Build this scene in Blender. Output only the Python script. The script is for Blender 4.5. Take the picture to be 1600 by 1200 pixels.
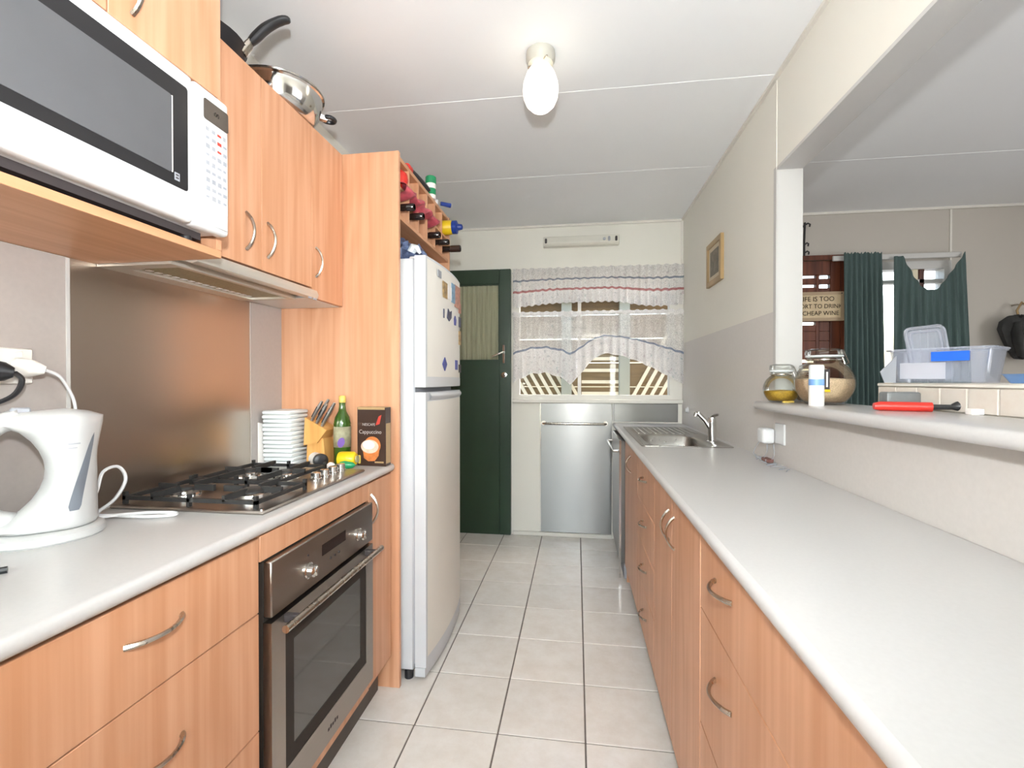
import bpy, bmesh, math, random
from mathutils import Matrix, Vector
random.seed(7)
for o in list(bpy.data.objects): bpy.data.objects.remove(o)
S = bpy.context.scene
COL = S.collection
PI = math.pi

# ------------------------------------------------------------------ camera
cam_d = bpy.data.cameras.new('camera'); cam = bpy.data.objects.new('camera', cam_d); COL.objects.link(cam)
cam_d.sensor_width = 36; cam_d.lens = 725/1600*36; cam_d.clip_start = .02
cam.location = (0, 0, 1.22); cam.rotation_euler = (PI/2-.0078, 0, .1385)
S.camera = cam
# ------------------------------------------------------------------ world, lights, exposure
w = bpy.data.worlds.new('sky'); S.world = w; w.use_nodes = True
wn = w.node_tree; wn.nodes.clear()
wo = wn.nodes.new('ShaderNodeOutputWorld'); wb = wn.nodes.new('ShaderNodeBackground'); sky = wn.nodes.new('ShaderNodeTexSky')
sky.sky_type = 'NISHITA'; sky.sun_disc = False; sky.sun_elevation = math.radians(55); sky.sun_rotation = math.radians(60); sky.air_density = 1.2; sky.dust_density = 3
wb.inputs['Strength'].default_value = .32
wn.links.new(sky.outputs[0], wb.inputs[0]); wn.links.new(wb.outputs[0], wo.inputs[0])

def light(name, typ, loc, energy, rot=(0,0,0), size=.03, size_y=None, color=(1,1,1)):
    d = bpy.data.lights.new(name, typ); d.energy = energy; d.color = color
    if typ == 'AREA':
        d.size = size
        if size_y: d.shape = 'RECTANGLE'; d.size_y = size_y
    else: d.shadow_soft_size = size
    o = bpy.data.objects.new(name, d); COL.objects.link(o); o.location = loc; o.rotation_euler = rot
    return o
# the photographer's flash, above the lens: its shadows show behind the ceiling lamp and the pan handle
fl_ = light('camera_flash', 'SPOT', (0, -.02, 1.451), 25.5, rot=(PI/2+math.radians(17), 0, .1385), size=.03, color=(.93,.975,1))
fl_.data.spot_size = math.radians(172); fl_.data.spot_blend = 1
# added unseen fill lights: one behind the camera, one in the dining room
light('rear_fill', 'AREA', (-.2, -2.5, 1.1), 200, rot=(PI/2+math.radians(14),0,PI), size=2.2, size_y=2.1, color=(.84,.93,1))
light('dining_fill', 'AREA', (4.1, .6, 1.4), 15, rot=(PI/2,0,PI/2), size=2.2, size_y=1.4, color=(.97,.98,1))

S.view_settings.view_transform = 'Standard'; S.view_settings.look = 'None'
S.view_settings.gamma = 1; S.view_settings.use_curve_mapping = False
S.view_settings.exposure = 2.16
S.cycles.use_denoising = True
S.cycles.max_bounces = 8; S.cycles.transparent_max_bounces = 16
S.cycles.sample_clamp_indirect = 6

# ------------------------------------------------------------------ materials
def nodes(m):
    m.use_nodes = True; nt = m.node_tree; nt.nodes.clear()
    out = nt.nodes.new('ShaderNodeOutputMaterial'); return nt, out
def mapped(nt, scale, coord='Object', loc=(0,0,0)):
    tc = nt.nodes.new('ShaderNodeTexCoord'); mp = nt.nodes.new('ShaderNodeMapping')
    mp.inputs['Scale'].default_value = scale; mp.inputs['Location'].default_value = loc
    nt.links.new(tc.outputs[coord], mp.inputs[0]); return mp.outputs[0]
def c4(c): return (c[0], c[1], c[2], 1)
MATS = {}
def M(name, col, rough=.5, metal=0, spec=.5, var=.06, vscale=(6,6,6), col2=None, bump=0, bscale=(80,80,80), emit=None, coat=0, detail=3, contrast=None, sub=0):
    m = bpy.data.materials.new(name); nt, out = nodes(m); MATS[name] = m
    p = nt.nodes.new('ShaderNodeBsdfPrincipled'); nt.links.new(p.outputs[0], out.inputs[0])
    p.inputs['Roughness'].default_value = rough; p.inputs['Metallic'].default_value = metal
    p.inputs['Specular IOR Level'].default_value = spec; p.inputs['Coat Weight'].default_value = coat
    p.inputs['Coat Roughness'].default_value = .08
    n = nt.nodes.new('ShaderNodeTexNoise'); n.inputs['Detail'].default_value = detail; n.inputs['Scale'].default_value = 1
    nt.links.new(mapped(nt, vscale), n.inputs['Vector'])
    r = nt.nodes.new('ShaderNodeValToRGB'); nt.links.new(n.outputs[0], r.inputs[0])
    lo, hi = contrast or (.3, .7)
    r.color_ramp.elements[0].position = lo; r.color_ramp.elements[1].position = hi
    c2 = col2 or tuple(max(0, x*(1-var)) for x in col)
    r.color_ramp.elements[0].color = c4(c2); r.color_ramp.elements[1].color = c4(col)
    nt.links.new(r.outputs[0], p.inputs['Base Color'])
    if bump:
        nb = nt.nodes.new('ShaderNodeTexNoise'); nb.inputs['Scale'].default_value = 1; nb.inputs['Detail'].default_value = 2
        nt.links.new(mapped(nt, bscale), nb.inputs['Vector'])
        b = nt.nodes.new('ShaderNodeBump'); b.inputs['Strength'].default_value = bump; b.inputs['Distance'].default_value = .002
        nt.links.new(nb.outputs[0], b.inputs['Height']); nt.links.new(b.outputs[0], p.inputs['Normal'])
    if emit:
        p.inputs['Emission Color'].default_value = c4(emit[:3]); p.inputs['Emission Strength'].default_value = emit[3]
    return m
def wood(name, base, dark, axis='z', fine=55., rough=.38):
    m = bpy.data.materials.new(name); nt, out = nodes(m); MATS[name] = m
    p = nt.nodes.new('ShaderNodeBsdfPrincipled'); nt.links.new(p.outputs[0], out.inputs[0])
    p.inputs['Roughness'].default_value = rough; p.inputs['Specular IOR Level'].default_value = .35
    k = {'z': (1,1,.028), 'y': (1,.028,1), 'x': (.028,1,1)}[axis]
    n1 = nt.nodes.new('ShaderNodeTexNoise'); n1.inputs['Scale'].default_value = fine; n1.inputs['Detail'].default_value = 4
    nt.links.new(mapped(nt, k), n1.inputs['Vector'])
    k2 = {'z': (1,1,.12), 'y': (1,.12,1), 'x': (.12,1,1)}[axis]
    n2 = nt.nodes.new('ShaderNodeTexNoise'); n2.inputs['Scale'].default_value = 6.5; n2.inputs['Detail'].default_value = 2; n2.inputs['Distortion'].default_value = .6
    nt.links.new(mapped(nt, k2), n2.inputs['Vector'])
    wv = nt.nodes.new('ShaderNodeMath'); wv.operation = 'MULTIPLY'; wv.inputs[1].default_value = 26
    nt.links.new(n2.outputs[0], wv.inputs[0])
    sn = nt.nodes.new('ShaderNodeMath'); sn.operation = 'SINE'; nt.links.new(wv.outputs[0], sn.inputs[0])
    mx = nt.nodes.new('ShaderNodeMath'); mx.operation = 'MULTIPLY_ADD'; mx.inputs[1].default_value = .13
    nt.links.new(sn.outputs[0], mx.inputs[0]); nt.links.new(n1.outputs[0], mx.inputs[2])
    r = nt.nodes.new('ShaderNodeValToRGB'); nt.links.new(mx.outputs[0], r.inputs[0])
    r.color_ramp.elements[0].position = .25; r.color_ramp.elements[0].color = c4(dark)
    r.color_ramp.elements[1].position = .72; r.color_ramp.elements[1].color = c4(base)
    nt.links.new(r.outputs[0], p.inputs['Base Color'])
    return m
def thin_glass(name, tint=(1,1,1), refl=.9, rough=.02, haze=0., hazecol=(.9,.9,.92)):
    m = bpy.data.materials.new(name); nt, out = nodes(m); MATS[name] = m
    t = nt.nodes.new('ShaderNodeBsdfTransparent'); t.inputs[0].default_value = c4(tint)
    g = nt.nodes.new('ShaderNodeBsdfGlossy'); g.inputs['Roughness'].default_value = rough
    f = nt.nodes.new('ShaderNodeFresnel'); f.inputs[0].default_value = 1.45
    k = nt.nodes.new('ShaderNodeMath'); k.operation = 'MULTIPLY'; k.inputs[1].default_value = refl
    nt.links.new(f.outputs[0], k.inputs[0])
    mx = nt.nodes.new('ShaderNodeMixShader'); nt.links.new(k.outputs[0], mx.inputs[0]); nt.links.new(t.outputs[0], mx.inputs[1]); nt.links.new(g.outputs[0], mx.inputs[2])
    res = mx
    if haze:
        d = nt.nodes.new('ShaderNodeBsdfDiffuse'); d.inputs[0].default_value = c4(hazecol)
        n = nt.nodes.new('ShaderNodeTexNoise'); n.inputs['Scale'].default_value = 9; nt.links.new(mapped(nt,(1,1,1)), n.inputs['Vector'])
        mr = nt.nodes.new('ShaderNodeMapRange'); mr.inputs['To Min'].default_value = haze*.75; mr.inputs['To Max'].default_value = haze*1.25
        nt.links.new(n.outputs[0], mr.inputs[0])
        m2 = nt.nodes.new('ShaderNodeMixShader'); nt.links.new(mr.outputs[0], m2.inputs[0]); nt.links.new(mx.outputs[0], m2.inputs[1]); nt.links.new(d.outputs[0], m2.inputs[2]); res = m2
    nt.links.new(res.outputs[0], out.inputs[0]); return m
def steel(name, col, rough, axis='z', an=160., amt=.12, bump=.15, aniso=0):
    m = bpy.data.materials.new(name); nt, out = nodes(m); MATS[name] = m
    p = nt.nodes.new('ShaderNodeBsdfPrincipled'); nt.links.new(p.outputs[0], out.inputs[0])
    p.inputs['Metallic'].default_value = 1; p.inputs['Base Color'].default_value = c4(col)
    if aniso:
        p.inputs['Anisotropic'].default_value = aniso; tg = nt.nodes.new('ShaderNodeTangent'); tg.direction_type = 'RADIAL'; tg.axis = 'Z'; p.inputs['Anisotropic Rotation'].default_value = .25; nt.links.new(tg.outputs[0], p.inputs['Tangent'])
    k = {'z': (1,1,.01), 'y': (1,.01,1), 'x': (.01,1,1)}[axis]
    n = nt.nodes.new('ShaderNodeTexNoise'); n.inputs['Scale'].default_value = an; n.inputs['Detail'].default_value = 3
    nt.links.new(mapped(nt, k), n.inputs['Vector'])
    mr = nt.nodes.new('ShaderNodeMapRange'); mr.inputs['To Min'].default_value = max(.02, rough-amt); mr.inputs['To Max'].default_value = rough+amt
    nt.links.new(n.outputs[0], mr.inputs[0]); nt.links.new(mr.outputs[0], p.inputs['Roughness'])
    if bump:
        b = nt.nodes.new('ShaderNodeBump'); b.inputs['Strength'].default_value = bump; b.inputs['Distance'].default_value = .0004
        nt.links.new(n.outputs[0], b.inputs['Height']); nt.links.new(b.outputs[0], p.inputs['Normal'])
    return m
def tilemat(name, col, dark, rough=.16):
    m = bpy.data.materials.new(name); nt, out = nodes(m); MATS[name] = m
    p = nt.nodes.new('ShaderNodeBsdfPrincipled'); nt.links.new(p.outputs[0], out.inputs[0]); p.inputs['Roughness'].default_value = rough
    oi = nt.nodes.new('ShaderNodeObjectInfo')
    tc = nt.nodes.new('ShaderNodeTexCoord'); va = nt.nodes.new('ShaderNodeVectorMath'); va.operation = 'ADD'
    vs = nt.nodes.new('ShaderNodeVectorMath'); vs.operation = 'SCALE'; vs.inputs['Scale'].default_value = 31
    cb = nt.nodes.new('ShaderNodeCombineXYZ'); nt.links.new(oi.outputs['Random'], cb.inputs[0]); nt.links.new(oi.outputs['Random'], cb.inputs[1])
    nt.links.new(cb.outputs[0], vs.inputs[0]); nt.links.new(tc.outputs['Object'], va.inputs[0]); nt.links.new(vs.outputs[0], va.inputs[1])
    n = nt.nodes.new('ShaderNodeTexNoise'); n.inputs['Scale'].default_value = 11; n.inputs['Detail'].default_value = 6; n.inputs['Roughness'].default_value = .7
    nt.links.new(va.outputs[0], n.inputs['Vector'])
    r = nt.nodes.new('ShaderNodeValToRGB'); r.color_ramp.elements[0].position = .33; r.color_ramp.elements[0].color = c4(dark); r.color_ramp.elements[1].position = .62; r.color_ramp.elements[1].color = c4(col)
    nt.links.new(n.outputs[0], r.inputs[0])
    h = nt.nodes.new('ShaderNodeHueSaturation'); mr = nt.nodes.new('ShaderNodeMapRange'); mr.inputs['To Min'].default_value = .96; mr.inputs['To Max'].default_value = 1.03
    nt.links.new(oi.outputs['Random'], mr.inputs[0]); nt.links.new(mr.outputs[0], h.inputs['Value']); nt.links.new(r.outputs[0], h.inputs['Color'])
    nt.links.new(h.outputs[0], p.inputs['Base Color'])
    return m
def lace(name, bands, base=(.86,.84,.82), open_=.35, dense=.85, scale=160., zc=0., zh=1.):
    """gauzy printed net: bands = [(z, halfwidth, colour, density)] in object z"""
    m = bpy.data.materials.new(name); nt, out = nodes(m); MATS[name] = m
    L = nt.links
    uv = nt.nodes.new('ShaderNodeUVMap'); sep = nt.nodes.new('ShaderNodeSeparateXYZ'); L.new(uv.outputs[0], sep.inputs[0])
    obj = mapped(nt, (1,1,1))
    n = nt.nodes.new('ShaderNodeTexNoise'); n.inputs['Scale'].default_value = scale; n.inputs['Detail'].default_value = 1; L.new(obj, n.inputs['Vector'])
    ramp = nt.nodes.new('ShaderNodeValToRGB'); L.new(sep.outputs[1], ramp.inputs[0])
    cr = ramp.color_ramp; cr.interpolation = 'CONSTANT'
    den = nt.nodes.new('ShaderNodeValToRGB'); L.new(sep.outputs[1], den.inputs[0]); dr = den.color_ramp; dr.interpolation = 'LINEAR'
    while len(cr.elements) > 1: cr.elements.remove(cr.elements[0])
    while len(dr.elements) > 1: dr.elements.remove(dr.elements[0])
    cr.elements[0].position = 0; cr.elements[0].color = c4(bands[0][1]); dr.elements[0].position = 0; d0 = bands[0][2]; dr.elements[0].color = (d0,d0,d0,1)
    for (v, c, d) in bands[1:]:
        e = cr.elements.new(v); e.color = c4(c); e = dr.elements.new(v); e.color = (d,d,d,1)
    # printed sprigs inside the dense border
    vo = nt.nodes.new('ShaderNodeTexNoise'); vo.inputs['Scale'].default_value = 42; vo.inputs['Detail'].default_value = 3; L.new(obj, vo.inputs['Vector'])
    sp = nt.nodes.new('ShaderNodeValToRGB'); L.new(vo.outputs[0], sp.inputs[0]); sp.color_ramp.elements[0].position = .60; sp.color_ramp.elements[0].color = (0,0,0,1); sp.color_ramp.elements[1].position = .67; sp.color_ramp.elements[1].color = (.55,.55,.55,1)
    vc = nt.nodes.new('ShaderNodeTexNoise'); vc.inputs['Scale'].default_value = 13; L.new(obj, vc.inputs['Vector'])
    cc = nt.nodes.new('ShaderNodeValToRGB'); L.new(vc.outputs[0], cc.inputs[0]); cc.color_ramp.elements[0].position = .42; cc.color_ramp.elements[0].color = (.30,.42,.42,1); cc.color_ramp.elements[1].position = .58; cc.color_ramp.elements[1].color = (.50,.36,.42,1)
    mc = nt.nodes.new('ShaderNodeMix'); mc.data_type = 'RGBA'
    ml = nt.nodes.new('ShaderNodeMath'); ml.operation = 'MULTIPLY'; L.new(sp.outputs[0], ml.inputs[0]); L.new(den.outputs[0], ml.inputs[1])
    L.new(ml.outputs[0], mc.inputs[0]); L.new(ramp.outputs[0], mc.inputs[6]); L.new(cc.outputs[0], mc.inputs[7])
    d = nt.nodes.new('ShaderNodeBsdfDiffuse'); L.new(mc.outputs[2], d.inputs[0])
    tl = nt.nodes.new('ShaderNodeBsdfTranslucent'); L.new(mc.outputs[2], tl.inputs[0])
    ad = nt.nodes.new('ShaderNodeMixShader'); ad.inputs[0].default_value = .3; L.new(d.outputs[0], ad.inputs[1]); L.new(tl.outputs[0], ad.inputs[2])
    t = nt.nodes.new('ShaderNodeBsdfTransparent')
    a = nt.nodes.new('ShaderNodeMath'); a.operation = 'MULTIPLY_ADD'; a.inputs[1].default_value = .7; L.new(n.outputs[0], a.inputs[0])
    sb = nt.nodes.new('ShaderNodeMath'); sb.operation = 'SUBTRACT'; sb.inputs[1].default_value = .35; L.new(den.outputs[0], sb.inputs[0]); L.new(sb.outputs[0], a.inputs[2])
    cl = nt.nodes.new('ShaderNodeClamp'); L.new(a.outputs[0], cl.inputs[0])
    mx = nt.nodes.new('ShaderNodeMixShader'); L.new(cl.outputs[0], mx.inputs[0]); L.new(t.outputs[0], mx.inputs[1]); L.new(ad.outputs[0], mx.inputs[2])
    L.new(mx.outputs[0], out.inputs[0]); return m

wood('beech', (.69,.375,.225), (.585,.285,.15)); wood('beech_y', (.67,.35,.195), (.57,.27,.13), 'y')
wood('pine', (.75,.42,.14), (.62,.30,.08), 'z', 40); wood('redwood', (.16,.045,.02), (.07,.02,.01), 'z', 40)
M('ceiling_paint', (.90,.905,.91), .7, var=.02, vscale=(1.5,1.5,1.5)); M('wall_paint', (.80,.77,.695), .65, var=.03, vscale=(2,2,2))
M('dining_paint', (.50,.46,.405), .65, var=.04, vscale=(2,2,2)); M('trim_paint_lifted', (.74,.705,.64), .4, var=.02)  # second material: the white trim paint, lightened for the dimly lit far trims
M('trim_paint_dimmed', (.55,.535,.51), .4, var=.02)  # same white paint, darkened to offset the flash on the near jamb
M('laminate_left_dimmed', (.42,.375,.345), .35, var=.05, vscale=(90,90,90), detail=4)  # same laminate as the right wall, darkened to offset flash near the kettle
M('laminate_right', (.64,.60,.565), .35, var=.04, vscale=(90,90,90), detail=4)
M('worktop', (.575,.56,.545), .28, var=.035, vscale=(140,140,140), detail=4)
M('grout', (.20,.17,.145), .9, var=.3, vscale=(30,30,30)); tilemat('floor_tile', (.87,.825,.77), (.79,.73,.66))
tilemat('bar_tile', (.72,.66,.585), (.66,.58,.50), .3); M('bar_grout', (.82,.78,.70), .8)
M('white_plastic', (.72,.72,.715), .3, var=.01); M('white_enamel', (.61,.62,.635), .3, var=.015); M('fridge_face', (.80,.76,.69), .38, var=.02, bump=.12, bscale=(260,260,260))
M('black_plastic', (.022,.022,.024), .35, var=.2); M('black_iron', (.03,.029,.028), .5, var=.3, bump=.2)
M('dark_glass', (.022,.021,.022), .2, spec=.3, var=.05); M('mw_mesh', (.115,.115,.12), .35, spec=.3, var=.12, vscale=(7,7,7)); M('display', (.03,.018,.015), .15)
steel('brushed_steel', (.60,.57,.54), .30, 'z', 170, .10, .1); steel('splash_steel', (.50,.43,.37), .30, 'z', 260, .05, .02); steel('sheet_steel', (.20,.192,.182), .30, 'x', 150, .04, .05, aniso=.85)
steel('chrome', (.74,.73,.71), .12, 'z', 60, .05, 0); steel('nickel', (.50,.455,.395), .28, 'z', 60, .06, 0); steel('oven_steel', (.36,.325,.29), .32, 'y', 160, .08, .1); steel('sink_steel', (.36,.345,.32), .30, 'y', 120, .08, .05)
M('oven_glass', (.045,.042,.038), .06, spec=1., var=.05); M('kick', (.11,.088,.07), .5, var=.3)
M('green_door', (.022,.050,.025), .35, var=.25, vscale=(8,8,2)); M('teal_cloth', (.075,.118,.112), .8, var=.3, vscale=(30,30,3), bump=.3, bscale=(300,300,300))
M('cream_net', (.50,.48,.34), .7, var=.25, vscale=(60,60,3)); M('oven_black', (.03,.022,.016), .9)  # second material: near-black for the oven body and inner window frame
M('lamp_glass', (.62,.59,.49), .22, emit=(1,.91,.74,.55)); M('batten_white', (.74,.71,.63), .4)
M('lamp_base', (.52,.50,.44), .35)
M('hood_steel', (.66,.62,.55), .35, metal=.6); M('filter', (.40,.34,.20), .5, metal=.3, var=.3, vscale=(200,200,200))
thin_glass('jar_glass', (.95,.965,.95), .7); thin_glass('pane', (.97,.98,.97), .5); thin_glass('tub_plastic', (.96,.97,1), .6, .12, .18, (.60,.63,.70)); thin_glass('lid_plastic', (.97,.98,1), .7, .1, .28, (.70,.72,.80))
M('rice', (.72,.52,.34), .8, var=.35, vscale=(260,260,260)); M('lentil', (.55,.33,.03), .7, var=.35, vscale=(200,200,200)); M('noodle', (.66,.44,.26), .8, var=.4, vscale=(30,30,300))
M('gold_foil', (.75,.55,.12), .35); M('red_plastic', (.70,.035,.022), .3); M('orange', (.75,.25,.03), .4); M('blue_plastic', (.012,.14,.72), .3); M('pale_blue', (.20,.38,.72), .3)
M('green_plastic', (.01,.27,.10), .35); M('yellow_plastic', (.83,.55,.01), .35); M('navy_plastic', (.012,.04,.25), .35); M('pink_film', (.62,.10,.13), .3, var=.4, vscale=(40,40,40)); M('blue_film', (.17,.22,.36), .35, var=.6, vscale=(50,50,50), col2=(.05,.07,.14))
M('olive_glass', (.04,.10,.012), .08, spec=.8); M('olive_label', (.40,.38,.24), .6, var=.3, vscale=(70,70,70)); M('purple', (.16,.07,.36), .5); M('wine_glass', (.02,.012,.010), .12)
M('carton', (.045,.018,.010), .4, var=.3, vscale=(20,20,20)); M('carton_gold', (.42,.28,.13), .4); M('print_white', (.85,.80,.76), .5, var=.02); M('print_cream', (.80,.55,.42), .5, var=.25, vscale=(60,60,60)); M('cable_brown', (.22,.10,.08), .5)
M('print_red', (.55,.05,.03), .5); M('print_orange', (.72,.22,.05), .5, var=.4, vscale=(40,40,40)); M('print_dark', (.05,.04,.04), .6); M('print_grey', (.36,.37,.40), .6)
M('stack_white', (.76,.80,.80), .45, var=.04); M('knife_steel', (.42,.41,.40), .3, metal=.8); M('sign_board', (.62,.48,.30), .6, var=.15, vscale=(30,30,5)); M('sign_edge', (.40,.29,.18), .6)
M('picture_frame', (.44,.29,.13), .4, var=.3); M('picture_mat', (.60,.52,.38), .6); M('picture_print', (.24,.21,.16), .6, var=.5, vscale=(40,40,40))
M('slat_cream', (.82,.72,.52), .6, var=.1); M('board_brown', (.26,.17,.075), .7, var=.35, vscale=(3,3,30)); M('post_grey', (.33,.33,.26), .6); M('ground', (.35,.33,.30), .9, var=.3)
M('gauge', (.17,.19,.22), .2, var=.2, vscale=(40,40,12)); M('kettle_white', (.53,.53,.52), .28, var=.01); M('outlet_white', (.80,.76,.70), .35); M('grey_tin', (.24,.25,.25), .4, metal=.4); M('bag_black', (.035,.034,.033), .7, var=.4, vscale=(20,20,20), bump=.4, bscale=(40,40,40))
M('photo_a', (.55,.35,.14), .4, var=.7, vscale=(60,60,60)); M('photo_b', (.25,.42,.58), .4, var=.5, vscale=(60,60,60)); M('photo_c', (.60,.26,.18), .4, var=.5, vscale=(60,60,60)); M('magnet_dark', (.06,.06,.12), .4, var=.4); M('magnet_blue', (.05,.06,.30), .4)
wm, gm_ = (.86,.83,.81), (.83,.80,.79)
lace('valance_lace', [(0,wm,.80),(.22,wm,.82),(.33,wm,.88),(.36,(.52,.22,.22),.92),(.42,wm,.84),(.62,wm,.84),(.655,(.26,.29,.36),.92),(.70,wm,.80),(.9,wm,.72)])
lace('cafe_lace', [(0,wm,.95),(.035,gm_,.86),(.40,(.26,.30,.40),.92),(.43,gm_,.80),(.455,wm,.60),(.92,wm,.60),(.935,wm,.92)])

# ------------------------------------------------------------------ geometry helpers
class G:
    def __init__(s): s.v = []; s.f = []; s.uv = None
    def add(s, vs, fs):
        n = len(s.v); s.v += [tuple(p) for p in vs]; s.f += [tuple(i+n for i in f) for f in fs]; return s
    def box(s, x0, y0, z0, x1, y1, z1, b=0, seg=1):
        x0,x1 = min(x0,x1),max(x0,x1); y0,y1 = min(y0,y1),max(y0,y1); z0,z1 = min(z0,z1),max(z0,z1)
        vs = [(x0,y0,z0),(x1,y0,z0),(x1,y1,z0),(x0,y1,z0),(x0,y0,z1),(x1,y0,z1),(x1,y1,z1),(x0,y1,z1)]
        fs = [(0,3,2,1),(4,5,6,7),(0,1,5,4),(1,2,6,5),(2,3,7,6),(3,0,4,7)]
        if not b: return s.add(vs, fs)
        bm = bmesh.new(); bv = [bm.verts.new(p) for p in vs]
        for f in fs: bm.faces.new([bv[i] for i in f])
        bmesh.ops.bevel(bm, geom=bm.edges[:], offset=b, segments=seg, affect='EDGES', profile=.5)
        bm.verts.index_update()
        s.add([v.co[:] for v in bm.verts], [[v.index for v in f.verts] for f in bm.faces]); bm.free(); return s
    def ring(s, c, ax, r, n, ry=None, up=None):
        ax = Vector(ax).normalized(); u = Vector(up) if up else (Vector((0,0,1)) if abs(ax.z) < .9 else Vector((1,0,0)))
        a = u.cross(ax).normalized(); b = ax.cross(a)
        return [Vector(c)+a*math.cos(t)*r+b*math.sin(t)*(ry or r) for t in [2*PI*i/n for i in range(n)]]
    def loft(s, rings, cap=True, closed=False):
        n = len(rings[0]); base = len(s.v)
        for r in rings: s.v += [tuple(p) for p in r]
        m = len(rings)
        for k in range(m-1 if not closed else m):
            for i in range(n):
                a = base+k*n+i; b = base+k*n+(i+1)%n; k2 = (k+1)%m; s.f.append((a, b, base+k2*n+(i+1)%n, base+k2*n+i))
        if cap and not closed:
            s.f.append(tuple(base+i for i in range(n))[::-1]); s.f.append(tuple(base+(m-1)*n+i for i in range(n)))
        return s
    def cyl(s, p0, p1, r0, r1=None, n=16):
        r1 = r0 if r1 is None else r1; ax = Vector(p1)-Vector(p0)
        return s.loft([s.ring(p0, ax, r0, n), s.ring(p1, ax, r1, n)])
    def lathe(s, prof, c=(0,0,0), n=24, ax=(0,0,1), sx=1, sy=1):
        ax = Vector(ax).normalized(); q = Vector((0,0,1)).rotation_difference(ax)
        rings = [[Vector(c)+q @ Vector((math.cos(2*PI*i/n)*r*sx, math.sin(2*PI*i/n)*r*sy, z)) for i in range(n)] for r, z in prof]
        return s.loft(rings)
    def tube(s, pts, r, n=6, closed=False, flat=None, up=None):
        P = [Vector(p) for p in pts]; R = r if isinstance(r, (list, tuple)) else [r]*len(P); rings = []
        last = None
        for i, p in enumerate(P):
            if closed: t = P[(i+1)%len(P)]-P[i-1]
            else: t = P[min(i+1, len(P)-1)]-P[max(i-1, 0)]
            t.normalize(); u = Vector(up) if up else (last or (Vector((0,0,1)) if abs(t.z) < .9 else Vector((1,0,0))))
            a = u.cross(t)
            if a.length < 1e-4: a = Vector((1,.3,.2)).cross(t)
            a.normalize(); b = t.cross(a); last = b
            rings.append([p+a*math.cos(2*PI*k/n)*R[i]+b*math.sin(2*PI*k/n)*R[i]*(flat or 1) for k in range(n)])
        return s.loft(rings, closed=closed)
    def prism(s, poly, d0, d1, plane='yz'):
        f = {'yz': lambda a,b,d: (d,a,b), 'xz': lambda a,b,d: (a,d,b), 'xy': lambda a,b,d: (a,b,d)}[plane]
        n = len(poly); vs = [f(a,b,d0) for a,b in poly]+[f(a,b,d1) for a,b in poly]
        fs = [tuple(range(n))[::-1], tuple(range(n, 2*n))]+[(i,(i+1)%n,n+(i+1)%n,n+i) for i in range(n)]
        return s.add(vs, fs)
    def grid(s, fn, nu, nv, uv=False):
        base = len(s.v)
        for j in range(nv+1):
            for i in range(nu+1): s.v.append(tuple(fn(i/nu, j/nv)))
        for j in range(nv):
            for i in range(nu):
                a = base+j*(nu+1)+i; s.f.append((a, a+1, a+nu+2, a+nu+1))
        if uv: s.uv = [(i/nu, j/nv) for j in range(nv+1) for i in range(nu+1)]
        return s
    def frame(s, x0, y0, z0, x1, y1, z1, wl, wr, wb, wt, plane='xz'):
        """four bars round an opening"""
        if plane == 'xz':
            s.box(x0,y0,z0,x0+wl,y1,z1); s.box(x1-wr,y0,z0,x1,y1,z1); s.box(x0+wl,y0,z0,x1-wr,y1,z0+wb); s.box(x0+wl,y0,z1-wt,x1-wr,y1,z1)
        else:
            s.box(x0,y0,z0,x1,y0+wl,z1); s.box(x0,y1-wr,z0,x1,y1,z1); s.box(x0,y0+wl,z0,x1,y1-wr,z0+wb); s.box(x0,y0+wl,z1-wt,x1,y1-wr,z1)
        return s
WM = {}   # world matrices of things and parts
def thing(name, loc, label, cat, group=None, rot=0, kind=None):
    o = bpy.data.objects.new(name, None); COL.objects.link(o); o.location = loc; o.rotation_euler = (0,0,rot); o.empty_display_size = .05
    WM[o.name] = Matrix.Translation(loc) @ Matrix.Rotation(rot, 4, 'Z')
    tag(o, label, cat, group, kind); return o
def tag(o, label=None, cat=None, group=None, kind=None):
    if label: o['label'] = label
    if cat: o['category'] = cat
    if group: o['group'] = group
    if kind: o['kind'] = kind
    return o
def part(name, g, mat, parent=None, label=None, smooth=True, local=False, ang=40):
    me = bpy.data.meshes.new(name)
    vs = g.v
    if parent is not None:
        mw = WM[parent.name]
        if not local: inv = mw.inverted(); vs = [inv @ Vector(p) for p in vs]
        o_m = mw
    else:
        o_m = Matrix.Identity(4)
        if not local:
            lo = [min(p[k] for p in vs) for k in range(3)]; hi = [max(p[k] for p in vs) for k in range(3)]
            b = Vector(((lo[0]+hi[0])/2, (lo[1]+hi[1])/2, lo[2])); vs = [Vector(p)-b for p in vs]; o_m = Matrix.Translation(b)
    me.from_pydata([tuple(p) for p in vs], [], g.f); me.update()
    bm = bmesh.new(); bm.from_mesh(me); 
    if g.uv is None: bmesh.ops.recalc_face_normals(bm, faces=bm.faces)
    bm.to_mesh(me); bm.free()
    if g.uv:
        l = me.uv_layers.new(name='UVMap')
        for lp in me.loops: l.data[lp.index].uv = g.uv[lp.vertex_index]
    if smooth:
        for p in me.polygons: p.use_smooth = True
        me.set_sharp_from_angle(angle=math.radians(ang))
    me.materials.append(MATS[mat])
    o = bpy.data.objects.new(name, me); COL.objects.link(o)
    if parent is not None: o.parent = parent
    else: o.location = o_m.translation
    WM[o.name] = o_m
    if label: o['label'] = label
    return o
def struct(name, g, mat, label=None, **k):
    o = part(name, g, mat, **k); o['kind'] = 'structure'
    if label: o['label'] = label
    return o
def solo(name, g, mat, label, cat, group=None, **k):
    return tag(part(name, g, mat, **k), label, cat, group)
def copy_to(o, dx, parent):
    c = o.copy(); COL.objects.link(c); c.parent = parent; c.location = Vector(o.location)+Vector(dx); return c
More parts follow.
